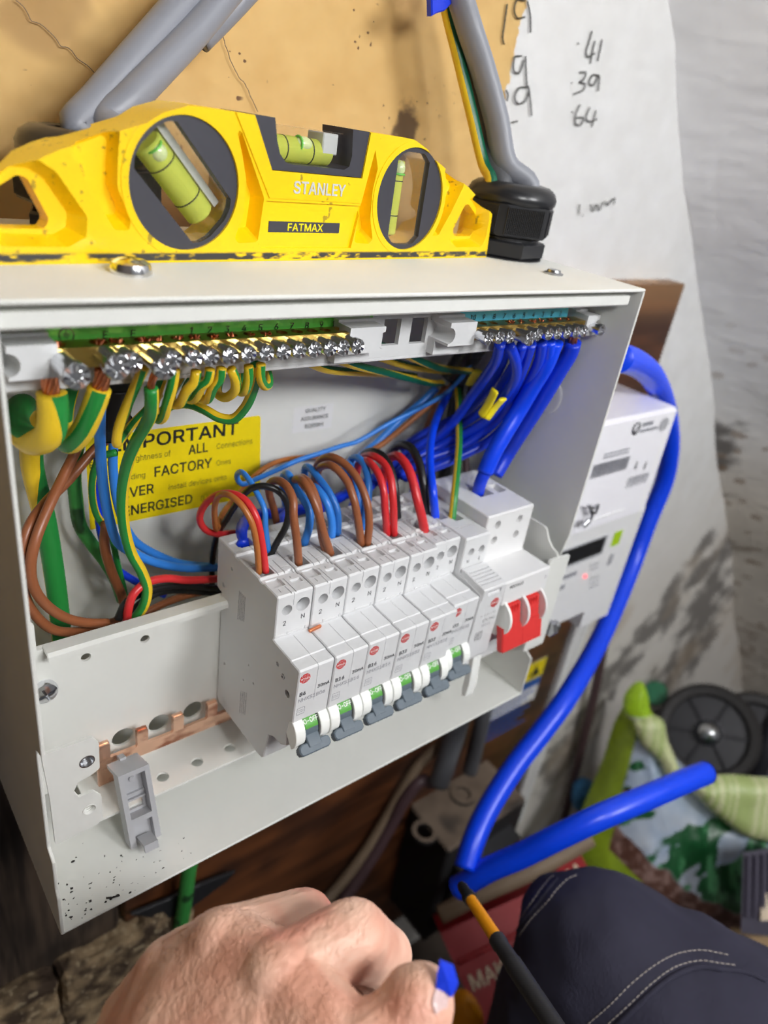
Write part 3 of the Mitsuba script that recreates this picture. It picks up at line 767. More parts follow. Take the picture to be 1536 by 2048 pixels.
ordinal = ['leftmost breaker, printed B6, with a bare side to the empty plate', 'second breaker from the left, printed B16, between the B6 and another B16', 'third breaker from the left, printed B16, beside the first B32',
           'fourth breaker from the left, printed B32, beside the third', 'fifth breaker from the left, printed B32, standing proud of the next', 'sixth breaker from the left, printed B32, beside the surge protector']
LIFT = [(0, 0, 0), (0, -0.1, 0), (0, 0.2, 0), (0, 0.3, -0.1), (0, 0.3, 0), (0, 3.2, 0)]
rating = ['6', '16', '16', '32', '32', '32']
code = ['NHXS1B06', 'NHXS1B16', 'NHXS1B16', 'NHXS1B32', 'NHXS1B32', 'NHXS1B32']
for i in range(6):
    off = np.array([X0 + PITCH * i, LIFT[i][1], LIFT[i][2]])
    k = thing('breaker', f'white {ordinal[i]}', 'circuit breaker', 'breakers in a row')
    mv = lambda m: tri(m).copy().apply_translation(off)
    part(k, 'body', mv(BODY), 'case_plastic', 25)
    for w in WELL: part(k, 'terminal_screw', mv(w), 'zinc', 30)
    for r in RIBS: part(k, 'guard_rib', mv(r), 'print_white', 35)
    tg = part(k, 'toggle', mv([DRUM] + LEVER), 'toggle_grey', 30)
    part(tg, 'slot', mv(GAP), 'toggle_black', 30)
    gw = part(tg, 'indicator', mv(GREEN), 'on_green', 30)
    tx = text('O-OFF', 2.0, (0, 0, 0), UX, UZ, 0.06, True, center=True, stretch=0.8)
    ph = math.radians(47)
    tx.apply_transform(trimesh.transformations.rotation_matrix(-ph, [1, 0, 0]))
    tx.apply_translation((9.1, -4.0 - 8.6 * math.cos(ph) - 1.0 * math.sin(ph), 67 + 8.6 * math.sin(ph) - 1.0 * math.cos(ph)))
    part(gw, 'lettering', mv(tx), 'print_white')
    gd, gt = globe(3.5, 99.2, 2.55, -10.06)
    lg = part(k, 'badge', mv(on_face(gd)), 'logo_red')
    part(lg, 'lettering', mv(on_face(gt)), 'print_white')
    for s, h, x, z, mt, b in (('B' + rating[i], 2.0, 1.6, 89.6, 'ink', True), ('30mA', 1.7, 10.6, 90.6, 'ink', True), (code[i], 2.0, 1.4, 86.0, 'ink_faint', False)):
        part(k, 'lettering', mv(on_face(text(s, h, (x, -10.06, z), UX, UZ, bold=b, stretch=0.95))), mt)
    fr = sg.box(1.6, 78.6, 5.6, 82.6).difference(sg.box(1.8, 78.8, 5.4, 82.4)).union(sg.box(2.2, 80, 5.0, 80.2)).union(sg.box(2.2, 81, 5.0, 81.2))
    part(k, 'symbol', mv(on_face(shape2d(fr, 10.0, 10.06, 'y'))), 'ink_faint')
    for s, x, z in (('2', 3.6, 112.2), ('N', 12.6, 113.0)):
        part(k, 'lettering', mv(text(s, 2.3, (x, 10.34, z), UX, UZ)), 'ink')
    if i == 0:      # rivet and hole of the bare flank
        part(k, 'rivet', mv(lathe([(0.55, 0), (1.2, 0), (1.2, 0.5), (0.55, 0.5), (0.55, 0)], (-0.25, 1.2, 93.0), (1, 0, 0), 24)), 'zinc', 30)
        part(k, 'hole_liner', mv(lathe([(0, 0), (1.85, 0), (1.85, 0.3), (0, 0.3)], (1.6, -3.0, 86.5), (1, 0, 0), 24)), 'deep_plastic')
    if i == 0:      # the printing on its bare flank
        for j in range(5): part(k, 'flank_print', mv(cbox(0.12, 0.2, 41 - j * 1.3, 41.5 - j * 1.3, 96 + j * 0.6, 112, 0.02)), 'ink_faint')
        for j in range(4): part(k, 'flank_print', mv(cbox(0.12, 0.2, 34 - j * 1.6, 34.5 - j * 1.6, 44 + j, 58 + j, 0.02)), 'ink_faint')

# surge protector: one module wide, no toggle
sx = X0 + PITCH * 6
k = thing('surge_protector', 'white surge protector with a ribbed plug and small window beside the red main switch', 'surge protector')
sp_prof = [(63, 128), (11.2, 128), (10.4, 127.2), (10.4, 108.4), (10.0, 107.6), (-6.2, 104.6), (-7.0, 103.6), (-6.2, 62), (-4, 58), (8, 50), (10.5, 36), (12.5, 33.5), (57.6, 33.5), (57.6, 100.5), (62.6, 101.5)]
b = man(extr(sp_prof, 0.2, 18.1, 'x', 0.45)) - mbox(1.4, 7.0, 31.5, 38.5, 110, 130) - mbox(8.6, 14.4, 27, 34, 110, 130) - mcyl((6.0, 8, 119), (6.0, 18, 119), 2.2, n=24) - mcyl((13.6, 8, 119), (13.6, 18, 119), 2.2, n=24)
for y in (20, 21.2): b = b - mbox(2.0, 15.6, y, y + 0.5, 127.2, 130)
part(k, 'body', tri(b).apply_translation((sx, 0, 0)), 'case_plastic', 25)
plug = man(extr([(9.9, 104), (9.9, 110.2), (7.4, 110.4), (-7.2, 108.0), (-7.8, 107.2), (-7.6, 101.2), (-5, 101)], 0.7, 17.6, 'x', 0.4))
for y in np.arange(-4.4, 7, 2.3): plug = plug - mbox(1.8, 16.6, y, y + 0.9, 100 + 9.35 + 0.155 * (y + 7.2) - 2.4, 120)
plug = plug - mbox(4.4, 14.2, -9, -6.4, 103.2, 106.2)
pl = part(k, 'plug', tri(plug).apply_translation((sx, 0, 0)), 'case_plastic', 25)
part(pl, 'window', cbox(sx + 4.4, sx + 14.2, -6.6, -6.3, 103.2, 106.2, 0.05), 'clip_grey')
gd, gt = globe(12.6, 96.4, 2.9, -6.95)
lg = part(k, 'badge', [m.copy().apply_translation((sx, 0, 0)) for m in gd], 'logo_red')
part(lg, 'lettering', gt.apply_translation((sx, 0, 0)), 'print_white')
for s, h, x, z, mt in (('AT23FQUP', 1.9, 4.2, 89.4, 'ink'), ('275 VAC', 1.8, 6.6, 85.2, 'ink'), ('50/60 Hz', 1.3, 6.4, 82.2, 'ink_faint'), ('No. 2 type', 1.2, 2.6, 100.2, 'ink')):
    part(k, 'lettering', text(s, h, (sx + x, -6.72 + (96 - z) * 0.006, z), UX, UZ, stretch=0.9), mt)
fr = sg.box(4.0, 74.0, 9.0, 79.0).difference(sg.box(4.35, 74.35, 8.65, 78.65)).union(sg.box(5.2, 75.2, 5.7, 77.8)).union(sg.box(5.2, 77.3, 7.6, 77.8)).union(sg.box(6.6, 75.2, 7.1, 76.8))
part(k, 'symbol', shape2d(fr, 6.5, 6.58, 'y').apply_translation((sx, 0, 0)), 'ink')
for x, s in ((4.0, 'N'), (12.6, '\u2193')):
    part(k, 'lettering', text('N' if s == 'N' else 'E', 1.8, (sx + x, 10.34, 112.6), UX, UZ), 'ink')
part(k, 'release_clip', extr([(-4.5, 58), (-6.0, 40), (-5.2, 31), (-2.5, 29.6), (-1.5, 34), (-1.6, 58)], sx + 10.5, sx + 17, 'x', 0.4), 'print_white', 25)

# main switch: two modules wide
mx = X0 + PITCH * 7
k = thing('main_switch', 'white double pole main switch with red handles at the right end of the row', 'switch')
ms = [(60, 134.5), (15.2, 134.5), (14.4, 133.7), (14.2, 107), (13.6, 106.2), (-5.6, 106.2), (-6.6, 105.3), (-7.0, 92), (-2.5, 91), (-2.0, 76), (-1.5, 62), (10.5, 55), (12.5, 33.5), (57.6, 33.5), (57.6, 100.5), (60, 101.5)]
b = man(extr(ms, 0.2, 36.6, 'x', 0.5))
for x, z in ((9, 128.0), (9, 118.6), (26.5, 127.6), (26.5, 118.0)): b = b - mcyl((x, 8, z), (x, 24, z), 2.35, n=28)
b = b - mbox(13, 23.5, 33, 44, 110, 136) - mbox(27.5, 34, 33, 42, 110, 136)
part(k, 'body', tri(b).apply_translation((mx, 0, 0)), 'white_plastic', 25)
for x, z in ((9, 128.0), (9, 118.6), (26.5, 127.6), (26.5, 118.0)):
    part(k, 'terminal_screw', lathe([(0, 0), (2.2, 0), (2.2, 0.6), (1.3, 0.9), (1.0, 0.3), (0, 0.3)], (mx + x, 22.5, z), (0, -1, 0), 24), 'gland_black', 30)
part(k, 'lettering', text('WSX402', 1.9, (mx + 4.0, -6.72, 101.4), UX, UZ, bold=True), 'ink')
part(k, 'lettering', text('I', 2.6, (mx + 33.4, -6.72, 98.4), UX, UZ), 'ink')


def disc(x0, x1, y, z, r, a0=-88, a1=88):
    return cyl_sector(0, y, z, r, x0, x1, a0, a1, 24)


for x0, x1 in ((2.6, 4.4), (17.0, 19.0), (31.8, 33.4)):
    part(k, 'guard_disc', disc(mx + x0, mx + x1, -2.6, 82.5, 11.6), 'white_plastic' if x0 > 5 else 'print_white', 35)
up_ = [(-8.0, 90.6), (-4.0, 91.0), (-5.0, 76), (-11.8, 76)]
pad = [(-11.2, 78.6), (-6.0, 78.0), (-10.2, 64.2), (-12.0, 63.6), (-14.6, 65.0)]
hd = part(k, 'handle', tri(man(extr(up_, mx + 5.0, mx + 15.8, 'x', 0.4)) + man(extr(up_, mx + 20.2, mx + 31.4, 'x', 0.4)) + man(extr(pad, mx + 2.0, mx + 34.6, 'x', 0.6)) - mbox(mx + 16.4, mx + 19.6, -16, 0, 77, 90) - mbox(mx + 18.0, mx + 18.2, -16, -10, 60, 78)), 'switch_red', 25)
for x in (6.0, 8.2, 10.4, 12.6, 21.4, 23.6, 25.8, 28.0): part(hd, 'rib', cbox(mx + x, mx + x + 0.7, -9.4, -7.0, 86, 90.8, 0.2), 'switch_red')

# copper busbar comb below the devices
fx = [36.4 + 17.85 * j for j in range(13)]
comb = sg.box(33.5, 24.0, 262, 31.0).union(sg.box(33.5, 12.5, 40.5, 26))
for j, x in enumerate(fx): comb = comb.union(sg.box(x - 2.5, 28, x + 2.7, 41.4).buffer(-0.7).buffer(0.7))
comb = sg.Polygon([(x, z) for x, z in comb.exterior.coords])
single('busbar', [shape2d(comb, -51.6, -50, 'y'), shape2d(so.unary_union([sg.box(x - 2.5, 32, x + 2.7, 41.0).buffer(-0.8).buffer(0.8) for x in fx]), -50.2, -49.0, 'y')], 'copper_bar', 'copper busbar comb with upright teeth along the mounting plate under the breakers', 'busbar')
# its grey clip
k = thing('busbar_clip', 'grey plastic clip with a hollow tray holding the left end of the copper comb', 'clip')
c = mbox(34.6, 49.4, 0, 8, 0, 40) - mbox(37.0, 47.0, -1, 6.4, 15, 37.8) - mbox(37.4, 46.6, -1, 4, -1, 12.2) - mbox(38.6, 45.4, -1, 9, 16.5, 21)
c = c + mbox(34.6, 49.4, 0, 16, 37.6, 40) + mbox(38.4, 45.0, -7, 1.5, 2.0, 4.2) + mbox(38.4, 45.0, -8.4, -6.6, 0.2, 4.2) + mbox(40.5, 43.5, 14, 24, 39, 41.2)
for z in (22.0, 25.0): c = c + mbox(37.2, 46.8, 4.6, 6.6, z, z + 1)
c = c.translate([-42, 0, 0]).scale([0.95, 0.95, 0.90]).rotate([-22, 0, 0]).translate([43.6, 19.5, 3.0])
part(k, 'tray', tri(c), 'clip_grey', 20)
part(k, 'pip', lathe([(0, 0), (1.3, 0), (1.2, 0.5), (0, 0.6)], (43.6, 19.5 + 6.1 * math.cos(math.radians(22)) + 30 * math.sin(math.radians(22)) - 0.5, 3.0 + 30 * math.cos(math.radians(22)) - 6.1 * math.sin(math.radians(22))), (0, -0.93, 0.37), 20), 'clip_grey', 30)
single('copper_offcut', lathe([(0, 0), (0.75, 0), (0.85, 0.3), (0.85, 6.2), (0.6, 6.6), (0, 6.6)], at(619, 1262, Z=106.0), (0.93, 0.12, 0.0), 16), 'copper', 'tiny copper wire offcut lying on top of the breakers', 'wire offcut', smooth=30)

# ------------------------------------------------------------------ wiring
def bare(key, C, r, n=7, length=None):
    """Stranded copper showing at the end of the insulation."""
    t, A, B = frames(C)
    ms = []
    if n == 1: return part(key, 'copper_end', tube(C, r, 10), 'copper', True)
    for q in range(n):
        a = q * 2 * math.pi / (n - 1)
        o = 0 if q == n - 1 else r * 0.66
        tw = a + np.linspace(0, 1.2, len(C))
        ms.append(tube(C + o * (np.cos(tw)[:, None] * A + np.sin(tw)[:, None] * B), r * 0.34, 8))
    return part(key, 'copper_end', ms, 'copper', True)


def clampx(P, lim):
    out = []
    for p in P:
        if p[0] > lim: p = EYE + (p - EYE) * (lim - EYE[0]) / (p[0] - EYE[0])     # slide along the sight line, clear of the side panel
        out.append(p)
    return out


def facing_roll(C, anchors):
    """Roll angles that turn a stripe to face the viewer (plus an offset, positive = to the right) at given fractions of the curve."""
    t, A, B = frames(C)
    f, a = [], []
    for q, off in anchors:
        k = min(int(q * (len(C) - 1)), len(C) - 1)
        d = EYE - C[k]
        base = math.degrees(math.atan2(d @ B[k], d @ A[k]))
        s = ROT.T @ np.array([1.0, 0, 0])
        right = math.degrees(math.atan2(s @ B[k], s @ A[k]))
        sg_ = 1 if (right - base + 540) % 360 - 180 > 0 else -1
        f.append(q); a.append(base + sg_ * off)
    a = np.degrees(np.unwrap(np.radians(a)))
    return np.interp(np.linspace(0, 1, len(C)), f, a)


def wire(pts, r, mt, label, group=None, stripe=None, roll=0.0, width=130, start=None, end=None, sides=14, cat='wire', name='wire', step=1.6, flat=1.0, world=False, xmax=276.0):
    """An insulated wire through (pixel x, pixel y, y) points. stripe: the second colour; start, end: (points of the bare copper, radius, strands)."""
    C = spline(np.asarray(pts, float) if world else clampx(P3(pts), xmax - r), step)
    if not np.isscalar(roll): roll = facing_roll(C, roll)
    k = thing(name, label, cat, group)
    part(k, 'insulation', tube(C, r, sides, flat), mt, True)
    if stripe:
        part(k, 'stripe', tube(C, r + 0.05, 40, flat, sector=(-width / 2, width / 2), roll=roll), stripe, True)
    for e, first in ((start, True), (end, False)):
        if e:
            q, rr, nn = e
            p0, p1 = (C[0], C[1]) if first else (C[-1], C[-2])
            d = (p0 - p1) / np.linalg.norm(p0 - p1)
            if isinstance(q, (int, float)): Q = np.array([p0 - d * 1.0, p0 + d * q / 2, p0 + d * q])
            else: Q = np.vstack([p0 - d * 0.8, np.asarray(q, float)])
            bare(k, spline(Q, 1.0), rr, nn)
    return k


GE = 'earth wires at the earth terminal bar'
Y_, G_ = 'pvc_yellow', 'pvc_green'
wire([(103, 785, 24), (106, 822, 24), (100, 866, 26), (70, 884, 36), (38, 862, 52), (31, 832, 64), (48, 812, 76), (62, 850, 86), (64, 930, 92), (92, 1050, 94), (110, 1160, 95), (124, 1280, 96), (132, 1380, 97)], 4.4, Y_,
     'thick green and yellow earth cable from the leftmost screw, looping down the left side', None, G_, [(0, 80), (0.12, 84), (0.3, 120), (0.45, 120), (0.58, 10), (1, 20)], 165, start=([at(100, 768, Y=24), at(98, 748, Y=24)], 2.6, 9), cat='cable', name='earth_cable')
wire([(199, 776, 24), (190, 805, 25), (166, 860, 30), (140, 886, 38), (124, 862, 52), (128, 810, 64), (142, 760, 74), (152, 725, 80)], 3.7, Y_,
     'thick green and yellow earth cable hanging in a loop under the second screw', None, G_, [(0, 7), (0.35, 10), (0.6, 30), (1, 30)], 70, start=([at(203, 765, Y=24), at(206, 738, Y=24)], 2.5, 9), cat='cable', name='earth_cable')
wire([(288, 735, 24), (272, 770, 28), (252, 815, 34), (237, 856, 38), (233, 886, 40), (240, 880, 46), (262, 852, 56), (292, 822, 64), (318, 790, 74)], 1.7, Y_, 'green and yellow earth wire folded to a sharp point under the third screw', GE, G_, [(0, 10), (0.5, 10), (1, -40)], 60)
wire([(302, 776, 24), (303, 800, 25), (301, 826, 29), (291, 850, 37), (272, 884, 46), (254, 930, 55), (245, 985, 62), (247, 1045, 66), (262, 1105, 68), (284, 1145, 67), (294, 1178, 66), (288, 1210, 66), (268, 1240, 68)], 2.3, 'pvc_green',
     'long green earth wire from a ferruled end, hanging in front of the yellow label', None, Y_, [(0, 95), (0.3, 100), (0.55, 75), (1, 80)], 90, start=([at(303, 764, Y=24), at(312, 745, Y=24)], 1.3, 7))
wire([(350, 738, 24), (345, 770, 25), (335, 806, 28), (327, 834, 34), (316, 838, 42), (308, 815, 52), (318, 780, 62), (332, 740, 70)], 1.75, Y_, 'green and yellow earth wire in a long narrow loop right of the ferruled green wire', GE, G_, [(0, -55), (1, -55)], 150)
for a, b, roll, wd, which in (((392, 742), (352, 806), 75, 60, 'left of three close together'), ((420, 738), (382, 796), -5, 70, 'middle of three close together'), ((443, 736), (408, 797), 10, 80, 'right of three close together')):
    (ax, ay), (bx, by) = a, b
    wire([(ax, ay, 24), (ax - 4, ay + 22, 25), ((ax * .55 + bx * .45), (ay * .4 + by * .6), 27), (bx + 8, by, 33), (bx - 4, by + 2, 40), (bx - 10, by - 16, 50), (bx + 8, by - 48, 62)], 1.75, Y_,
         f'green and yellow earth loop under the brass bar, {which}', GE, G_, [(0, roll), (1, roll)], wd)
wire([(462, 738, 24), (470, 758, 25), (470, 780, 28), (452, 795, 35), (436, 788, 43), (438, 762, 54), (450, 735, 64)], 1.75, Y_, 'green and yellow earth wire in a short hook left of the green sagging loop', GE, G_, [(0, 70), (1, 60)], 70)
wire([(497, 732, 24), (497, 755, 25), (491, 778, 28), (482, 784, 34), (476, 772, 43), (480, 745, 55)], 1.75, Y_, 'green and yellow earth wire in a small loop under the eighth small screw', GE, G_, [(0, 30), (1, 30)], 60)
wire([(512, 728, 30), (512, 752, 32), (504, 786, 38), (488, 818, 44), (466, 838, 48), (440, 836, 52), (410, 820, 58), (378, 808, 66), (345, 810, 74), (318, 828, 82), (280, 858, 88)], 2.0, 'pvc_green', 'green and yellow earth wire sagging in a wide loop above the word IMPORTANT', None, Y_, [(0, -50), (0.3, -70), (0.6, 60), (1, 60)], 100)
wire([(522, 728, 24), (521, 752, 25), (527, 770, 28), (536, 770, 34), (537, 752, 44), (530, 730, 56)], 1.75, Y_, 'green and yellow earth wire in the rightmost small loop under the brass bar', GE, G_, [(0, 30), (0.5, 40), (1, 0)], 60)
GR = 'earth wires running to the right hand cables'
for pts, roll, lab_ in (([(600, 715, 40), (650, 738, 56), (720, 745, 72), (790, 748, 86), (830, 752, 92)], 70, 'lowest green and yellow earth wire running right behind the carrier rail'),
                        ([(640, 705, 38), (700, 728, 50), (770, 745, 66), (820, 757, 78), (862, 766, 86), (884, 766, 92)], 90, 'earth wire running right, ending in a yellow stub above the blue wires'),
                        ([(700, 700, 40), (740, 708, 54), (800, 728, 68), (850, 738, 78), (900, 742, 86)], 80, 'green and yellow earth wire half hidden behind the slotted rail'),
                        ([(745, 690, 38), (790, 700, 48), (830, 718, 58), (880, 736, 70), (930, 742, 80), (942, 742, 84)], 90, 'uppermost green and yellow earth wire ending right beside the black sheath')):
    wire(pts, 1.9, Y_, lab_, GR, 'pvc_green_dark', [(0, 70), (1, 75)], 110)

# cables rising inside on the left
GB = 'brown wires in the left of the box'
wire([(174, 845, 88), (150, 905, 84), (129, 948, 79), (97, 1015, 70), (73, 1075, 64), (62, 1123, 62), (66, 1170, 63), (95, 1212, 66), (138, 1238, 69), (180, 1246, 71), (215, 1246, 72)], 2.1, 'pvc_brown', 'brown wire curving in the inner of the two big left loops', GB)
wire([(225, 870, 96), (189, 900, 92), (137, 960, 86), (92, 1005, 78), (60, 1050, 70), (44, 1103, 66), (43, 1160, 66), (60, 1215, 68), (104, 1258, 72), (143, 1264, 74), (190, 1256, 76), (240, 1240, 78)], 2.1, 'pvc_brown', 'brown wire curving in the outer of the two big left loops', GB)
GBL = 'blue wires hanging down the left of the box'
wire([(202, 790, 66), (200, 850, 68), (201, 903, 70), (207, 975, 72), (218, 1035, 74), (236, 1085, 77), (275, 1110, 80), (315, 1126, 82), (372, 1136, 84), (440, 1134, 84)], 2.1, 'pvc_blue', 'light blue wire hanging left of the yellow label and bending right, the nearer of two', GBL)
wire([(232, 820, 84), (227, 888, 86), (226, 935, 88), (234, 1000, 90), (252, 1055, 91), (274, 1086, 92), (315, 1110, 92), (358, 1126, 92), (430, 1134, 90)], 2.0, 'pvc_blue', 'light blue wire hanging behind the nearer blue one and bending right', GBL)
wire([(196, 900, 96), (196, 1000, 98), (203, 1070, 100), (226, 1130, 100), (266, 1160, 98), (330, 1190, 94)], 1.9, 'pvc_navy', 'dark blue wire deep behind the light blue wires at the left', None)
wire([(160, 860, 96), (148, 940, 98), (152, 1000, 99), (160, 1050, 99), (182, 1086, 98), (210, 1122, 96), (232, 1160, 94), (246, 1200, 92)], 3.0, 'pvc_old_green', 'plain green wire bowing down between the brown and blue wires', None)
wire([(232, 905, 80), (206, 912, 84), (190, 936, 87), (184, 980, 88), (192, 1026, 88), (206, 1050, 87), (222, 1080, 86)], 1.5, 'pvc_green', 'thin green and yellow wire making a small bow beside the blue wires', None, Y_, 60, 90)
wire([(212, 1046, 84), (209, 1090, 85), (222, 1140, 86), (243, 1190, 86), (252, 1222, 86)], 2.2, 'pvc_brown', 'short brown wire slanting down to the bunch above the plate lip', None)
wire([(226, 1085, 89), (238, 1140, 90), (248, 1180, 88), (254, 1215, 87)], 1.4, 'pvc_green', 'thin green wire beside the short slanting brown wire', None)
wire([(470, 1154, 76), (430, 1158, 74), (372, 1160, 72), (329, 1157, 70), (290, 1167, 68), (266, 1190, 66), (256, 1222, 66), (254, 1242, 68)], 1.9, 'pvc_red', 'red wire curving from behind the breakers down to the plate lip', None)
GK = 'black wires behind the breakers'
wire([(480, 1176, 80), (430, 1176, 78), (380, 1172, 76), (329, 1173, 74), (284, 1186, 71), (252, 1206, 69), (236, 1238, 69)], 1.8, 'pvc_black', 'upper black wire bending down under the red wire', GK)
wire([(480, 1190, 82), (430, 1186, 82), (372, 1180, 80), (320, 1184, 77), (290, 1200, 74), (262, 1226, 72)], 1.8, 'pvc_black', 'lower black wire lying along the plate lip', GK)
wire([(262, 1240, 80), (290, 1226, 80), (330, 1206, 82), (372, 1191, 84), (420, 1182, 86), (480, 1180, 88)], 1.9, 'pvc_brown', 'brown wire rising along the plate lip to behind the breakers', None)
wire([(428, 1240, 88), (424, 1170, 86), (426, 1110, 84), (436, 1066, 78), (452, 1040, 72), (481, 997, 62), (504, 976, 54), (527, 972, 50), (552, 979, 47), (570, 997, 45), (577, 1024, 44), (571, 1054, 43.5), (555, 1083, 43), (544, 1104, 42.4), (540, 1114, 42)], 1.55, 'pvc_black',
     'black wire arching over the first breaker', None)
wire([(226, 760, 78), (222, 800, 80), (214, 835, 82), (226, 850, 84)], 8.5, 'pvc_black', 'black cable sheath end behind the earth bar at the left', None, cat='cable sheath', name='cable_sheath')

# wires of the breakers
ZT = 128.0
wire([(518, 1146, 30.6), (513, 1088, 31), (502, 1042, 33), (481, 1008, 38), (458, 990, 45), (440, 990, 52), (430, 1010, 60), (430, 1042, 66), (434, 1058, 72), (444, 1030, 80), (464, 1003, 88), (486, 978, 94), (506, 955, 98), (538, 931, 101), (572, 919, 103), (641, 914, 105), (700, 925, 106)], 1.35, 'pvc_tan',
     'thin tan brown wire arching over the first breaker and back along the rear panel', None)
wire([(531.5, 1144, 30), (524, 1088, 31), (511, 1031, 34), (490, 1000, 40), (466, 988, 46), (440, 988, 54), (416, 1002, 62), (401, 1026, 68), (400, 1042, 70), (412, 1060, 72), (436, 1068, 74), (470, 1066, 76), (520, 1070, 78)], 1.6, 'pvc_red',
     'red wire looping out left of the first breaker', None)
wire([(537, 1103, 43.5), (531, 1054, 44), (529, 1019, 46), (515, 988, 52), (497, 958, 60), (483, 944, 67), (474, 950, 74), (478, 964, 80), (488, 968, 84), (508, 960, 88), (549, 942, 92), (595, 921, 94), (641, 906, 94), (686, 891, 94), (712, 884, 94), (785, 843, 92), (845, 814, 90), (893, 785, 88), (924, 754, 86), (941, 728, 86)], 1.3, 'pvc_blue',
     'thin light blue wire looping over the first breaker and rising across the rear panel', None)
GN = 'brown wires of the breakers'
wire([(597.5, 1128, 29.6), (593, 1076, 30), (587, 1031, 32), (586, 1000, 35), (573, 972, 42), (556, 961, 49), (541, 966, 56), (538, 985, 64), (548, 1020, 72), (556, 1060, 76)], 1.85, 'pvc_brown', 'single brown wire arching over the second breaker', GN)
wire([(607.6, 1089, 42.7), (618, 1054, 43), (619, 1024, 45), (609, 1001, 49), (590, 974, 56), (577, 950, 63), (569, 950, 70), (566, 975, 78), (572, 1010, 84)], 1.9, 'pvc_blue', 'single light blue wire arching over the second breaker', 'blue wires of the breakers')
wire([(661.5, 1108, 30.3), (647, 1065, 31), (636, 1024, 33), (622, 988, 38), (608, 965, 44), (596, 957, 52), (588, 966, 62), (590, 990, 72)], 1.9, 'pvc_brown', 'left of the brown pair on the third breaker', GN)
wire([(652, 1103, 33), (645, 1078, 33.5), (640, 1040, 35), (633, 1000, 40), (620, 970, 46), (606, 956, 54), (598, 962, 64), (600, 990, 74)], 1.9, 'pvc_brown', 'right of the brown pair on the third breaker', GN)
GBU = 'blue wires of the breakers'
wire([(663, 1076, 42.1), (664, 1050, 42.6), (660, 1025, 44), (651, 1000, 47), (636, 980, 53), (628, 974, 60), (622, 985, 68), (626, 1010, 76)], 1.95, 'pvc_blue', 'lower light blue wire of the pair on the third breaker', GBU)
wire([(675, 1069, 43.6), (676, 1040, 44), (673, 1016, 46), (659, 986, 51), (637, 956, 59), (622, 938, 66), (613, 933, 71), (609, 945, 77), (614, 980, 84)], 1.75, 'pvc_blue', 'upper light blue wire reaching back from the third breaker', GBU)
wire([(722.6, 1089, 31.1), (716, 1042, 32), (707, 997, 35), (691, 958, 42), (665, 932, 50), (645, 932, 58), (634, 948, 67), (633, 985, 76)], 1.9, 'pvc_brown', 'front brown wire of the pair on the fourth breaker', GN)
wire([(734, 1089, 29.8), (738, 1054, 30.5), (734, 1006, 34), (716, 960, 42), (694, 932, 50), (668, 915, 58), (648, 916, 66), (633, 934, 74), (628, 965, 82)], 1.9, 'pvc_brown', 'rear brown wire of the pair on the fourth breaker', GN)
wire([(728, 1060, 41.6), (733, 1020, 42.6), (737, 985, 45), (736, 955, 49), (727, 926, 56), (713, 915, 63), (702, 920, 70), (698, 945, 78), (704, 980, 86)], 1.85, 'pvc_blue', 'light blue wire arching over the fourth breaker', GBU)
wire([(726, 1050, 45), (720, 1010, 47), (714, 975, 52), (703, 935, 60), (694, 925, 68), (688, 945, 78)], 1.5, 'pvc_blue', 'second light blue wire behind the brown pair of the fourth breaker', GBU)
GRD = 'red wires of the breakers'
wire([(774, 1070, 33.9), (770, 1018, 34.5), (766, 975, 38), (754, 943, 45), (738, 924, 53), (724, 922, 62), (712, 940, 72), (706, 975, 82)], 1.85, 'pvc_red', 'left of the red pair on the fifth breaker', GRD)
wire([(788, 1070, 32.1), (786, 1000, 33.5), (781, 955, 39), (769, 928, 47), (749, 913, 55), (731, 912, 64), (718, 926, 74), (712, 960, 84)], 1.85, 'pvc_red', 'right of the red pair on the fifth breaker', GRD)
wire([(796, 1035, 41), (792, 985, 43), (783, 940, 50), (766, 911, 59), (745, 902, 67), (728, 907, 76), (722, 930, 86)], 1.8, 'pvc_black', 'black wire arching behind the red pair', 'black arches')
wire([(849.5, 1062, 28.4), (845, 1040, 29), (834, 997, 33), (825, 960, 39), (813, 931, 46), (797, 913, 54), (781, 915, 62), (770, 934, 72), (764, 970, 82)], 2.35, 'pvc_red', 'thick single red wire on the sixth breaker', GRD)
wire([(852, 1042, 40.6), (851, 1010, 41.5), (846, 962, 46), (838, 925, 53), (823, 897, 61), (805, 889, 69), (788, 898, 77), (778, 925, 85), (776, 970, 92)], 2.3, 'pvc_black', 'thick black wire arching behind the single red wire', 'black arches')
wire([(871, 1036, 35.8), (866, 985, 38), (860, 930, 52), (862, 880, 66), (872, 840, 78), (888, 805, 90), (902, 775, 98)], 2.2, 'tail_blue', 'bright blue wire dropping into the surge protector', None)
wire([(904, 1040, 30.6), (909, 990, 36), (914, 940, 46), (918, 890, 58), (918, 840, 72), (917, 800, 84), (915, 770, 94)], 2.0, 'pvc_green', 'green and yellow earth wire dropping into the surge protector', None, 'pvc_yellow', [(0, -65), (1, -65)], 120)
wire([(828, 1000, 104), (845, 880, 106), (866, 820, 106), (890, 770, 106)], 1.5, 'pvc_brown', 'brown wire rising behind the thin light blue wire to the right', None)
wire([(735, 905, 98), (762, 890, 98), (800, 860, 98), (838, 828, 97), (872, 800, 96), (905, 770, 94)], 1.6, 'pvc_tan', 'tan brown wire rising just under the thin light blue wire', None)
wire([(700, 930, 102), (760, 880, 102), (800, 840, 101), (842, 806, 100), (872, 776, 99)], 2.3, 'pvc_blue', 'light blue wire rising to the yellow stub behind the tan brown wire', None)
wire([(880, 1010, 106), (895, 900, 107), (905, 840, 107), (918, 760, 107)], 4.0, 'pvc_black', 'black sheathed cable standing in the right rear of the box', None, cat='cable', name='sheathed_cable')
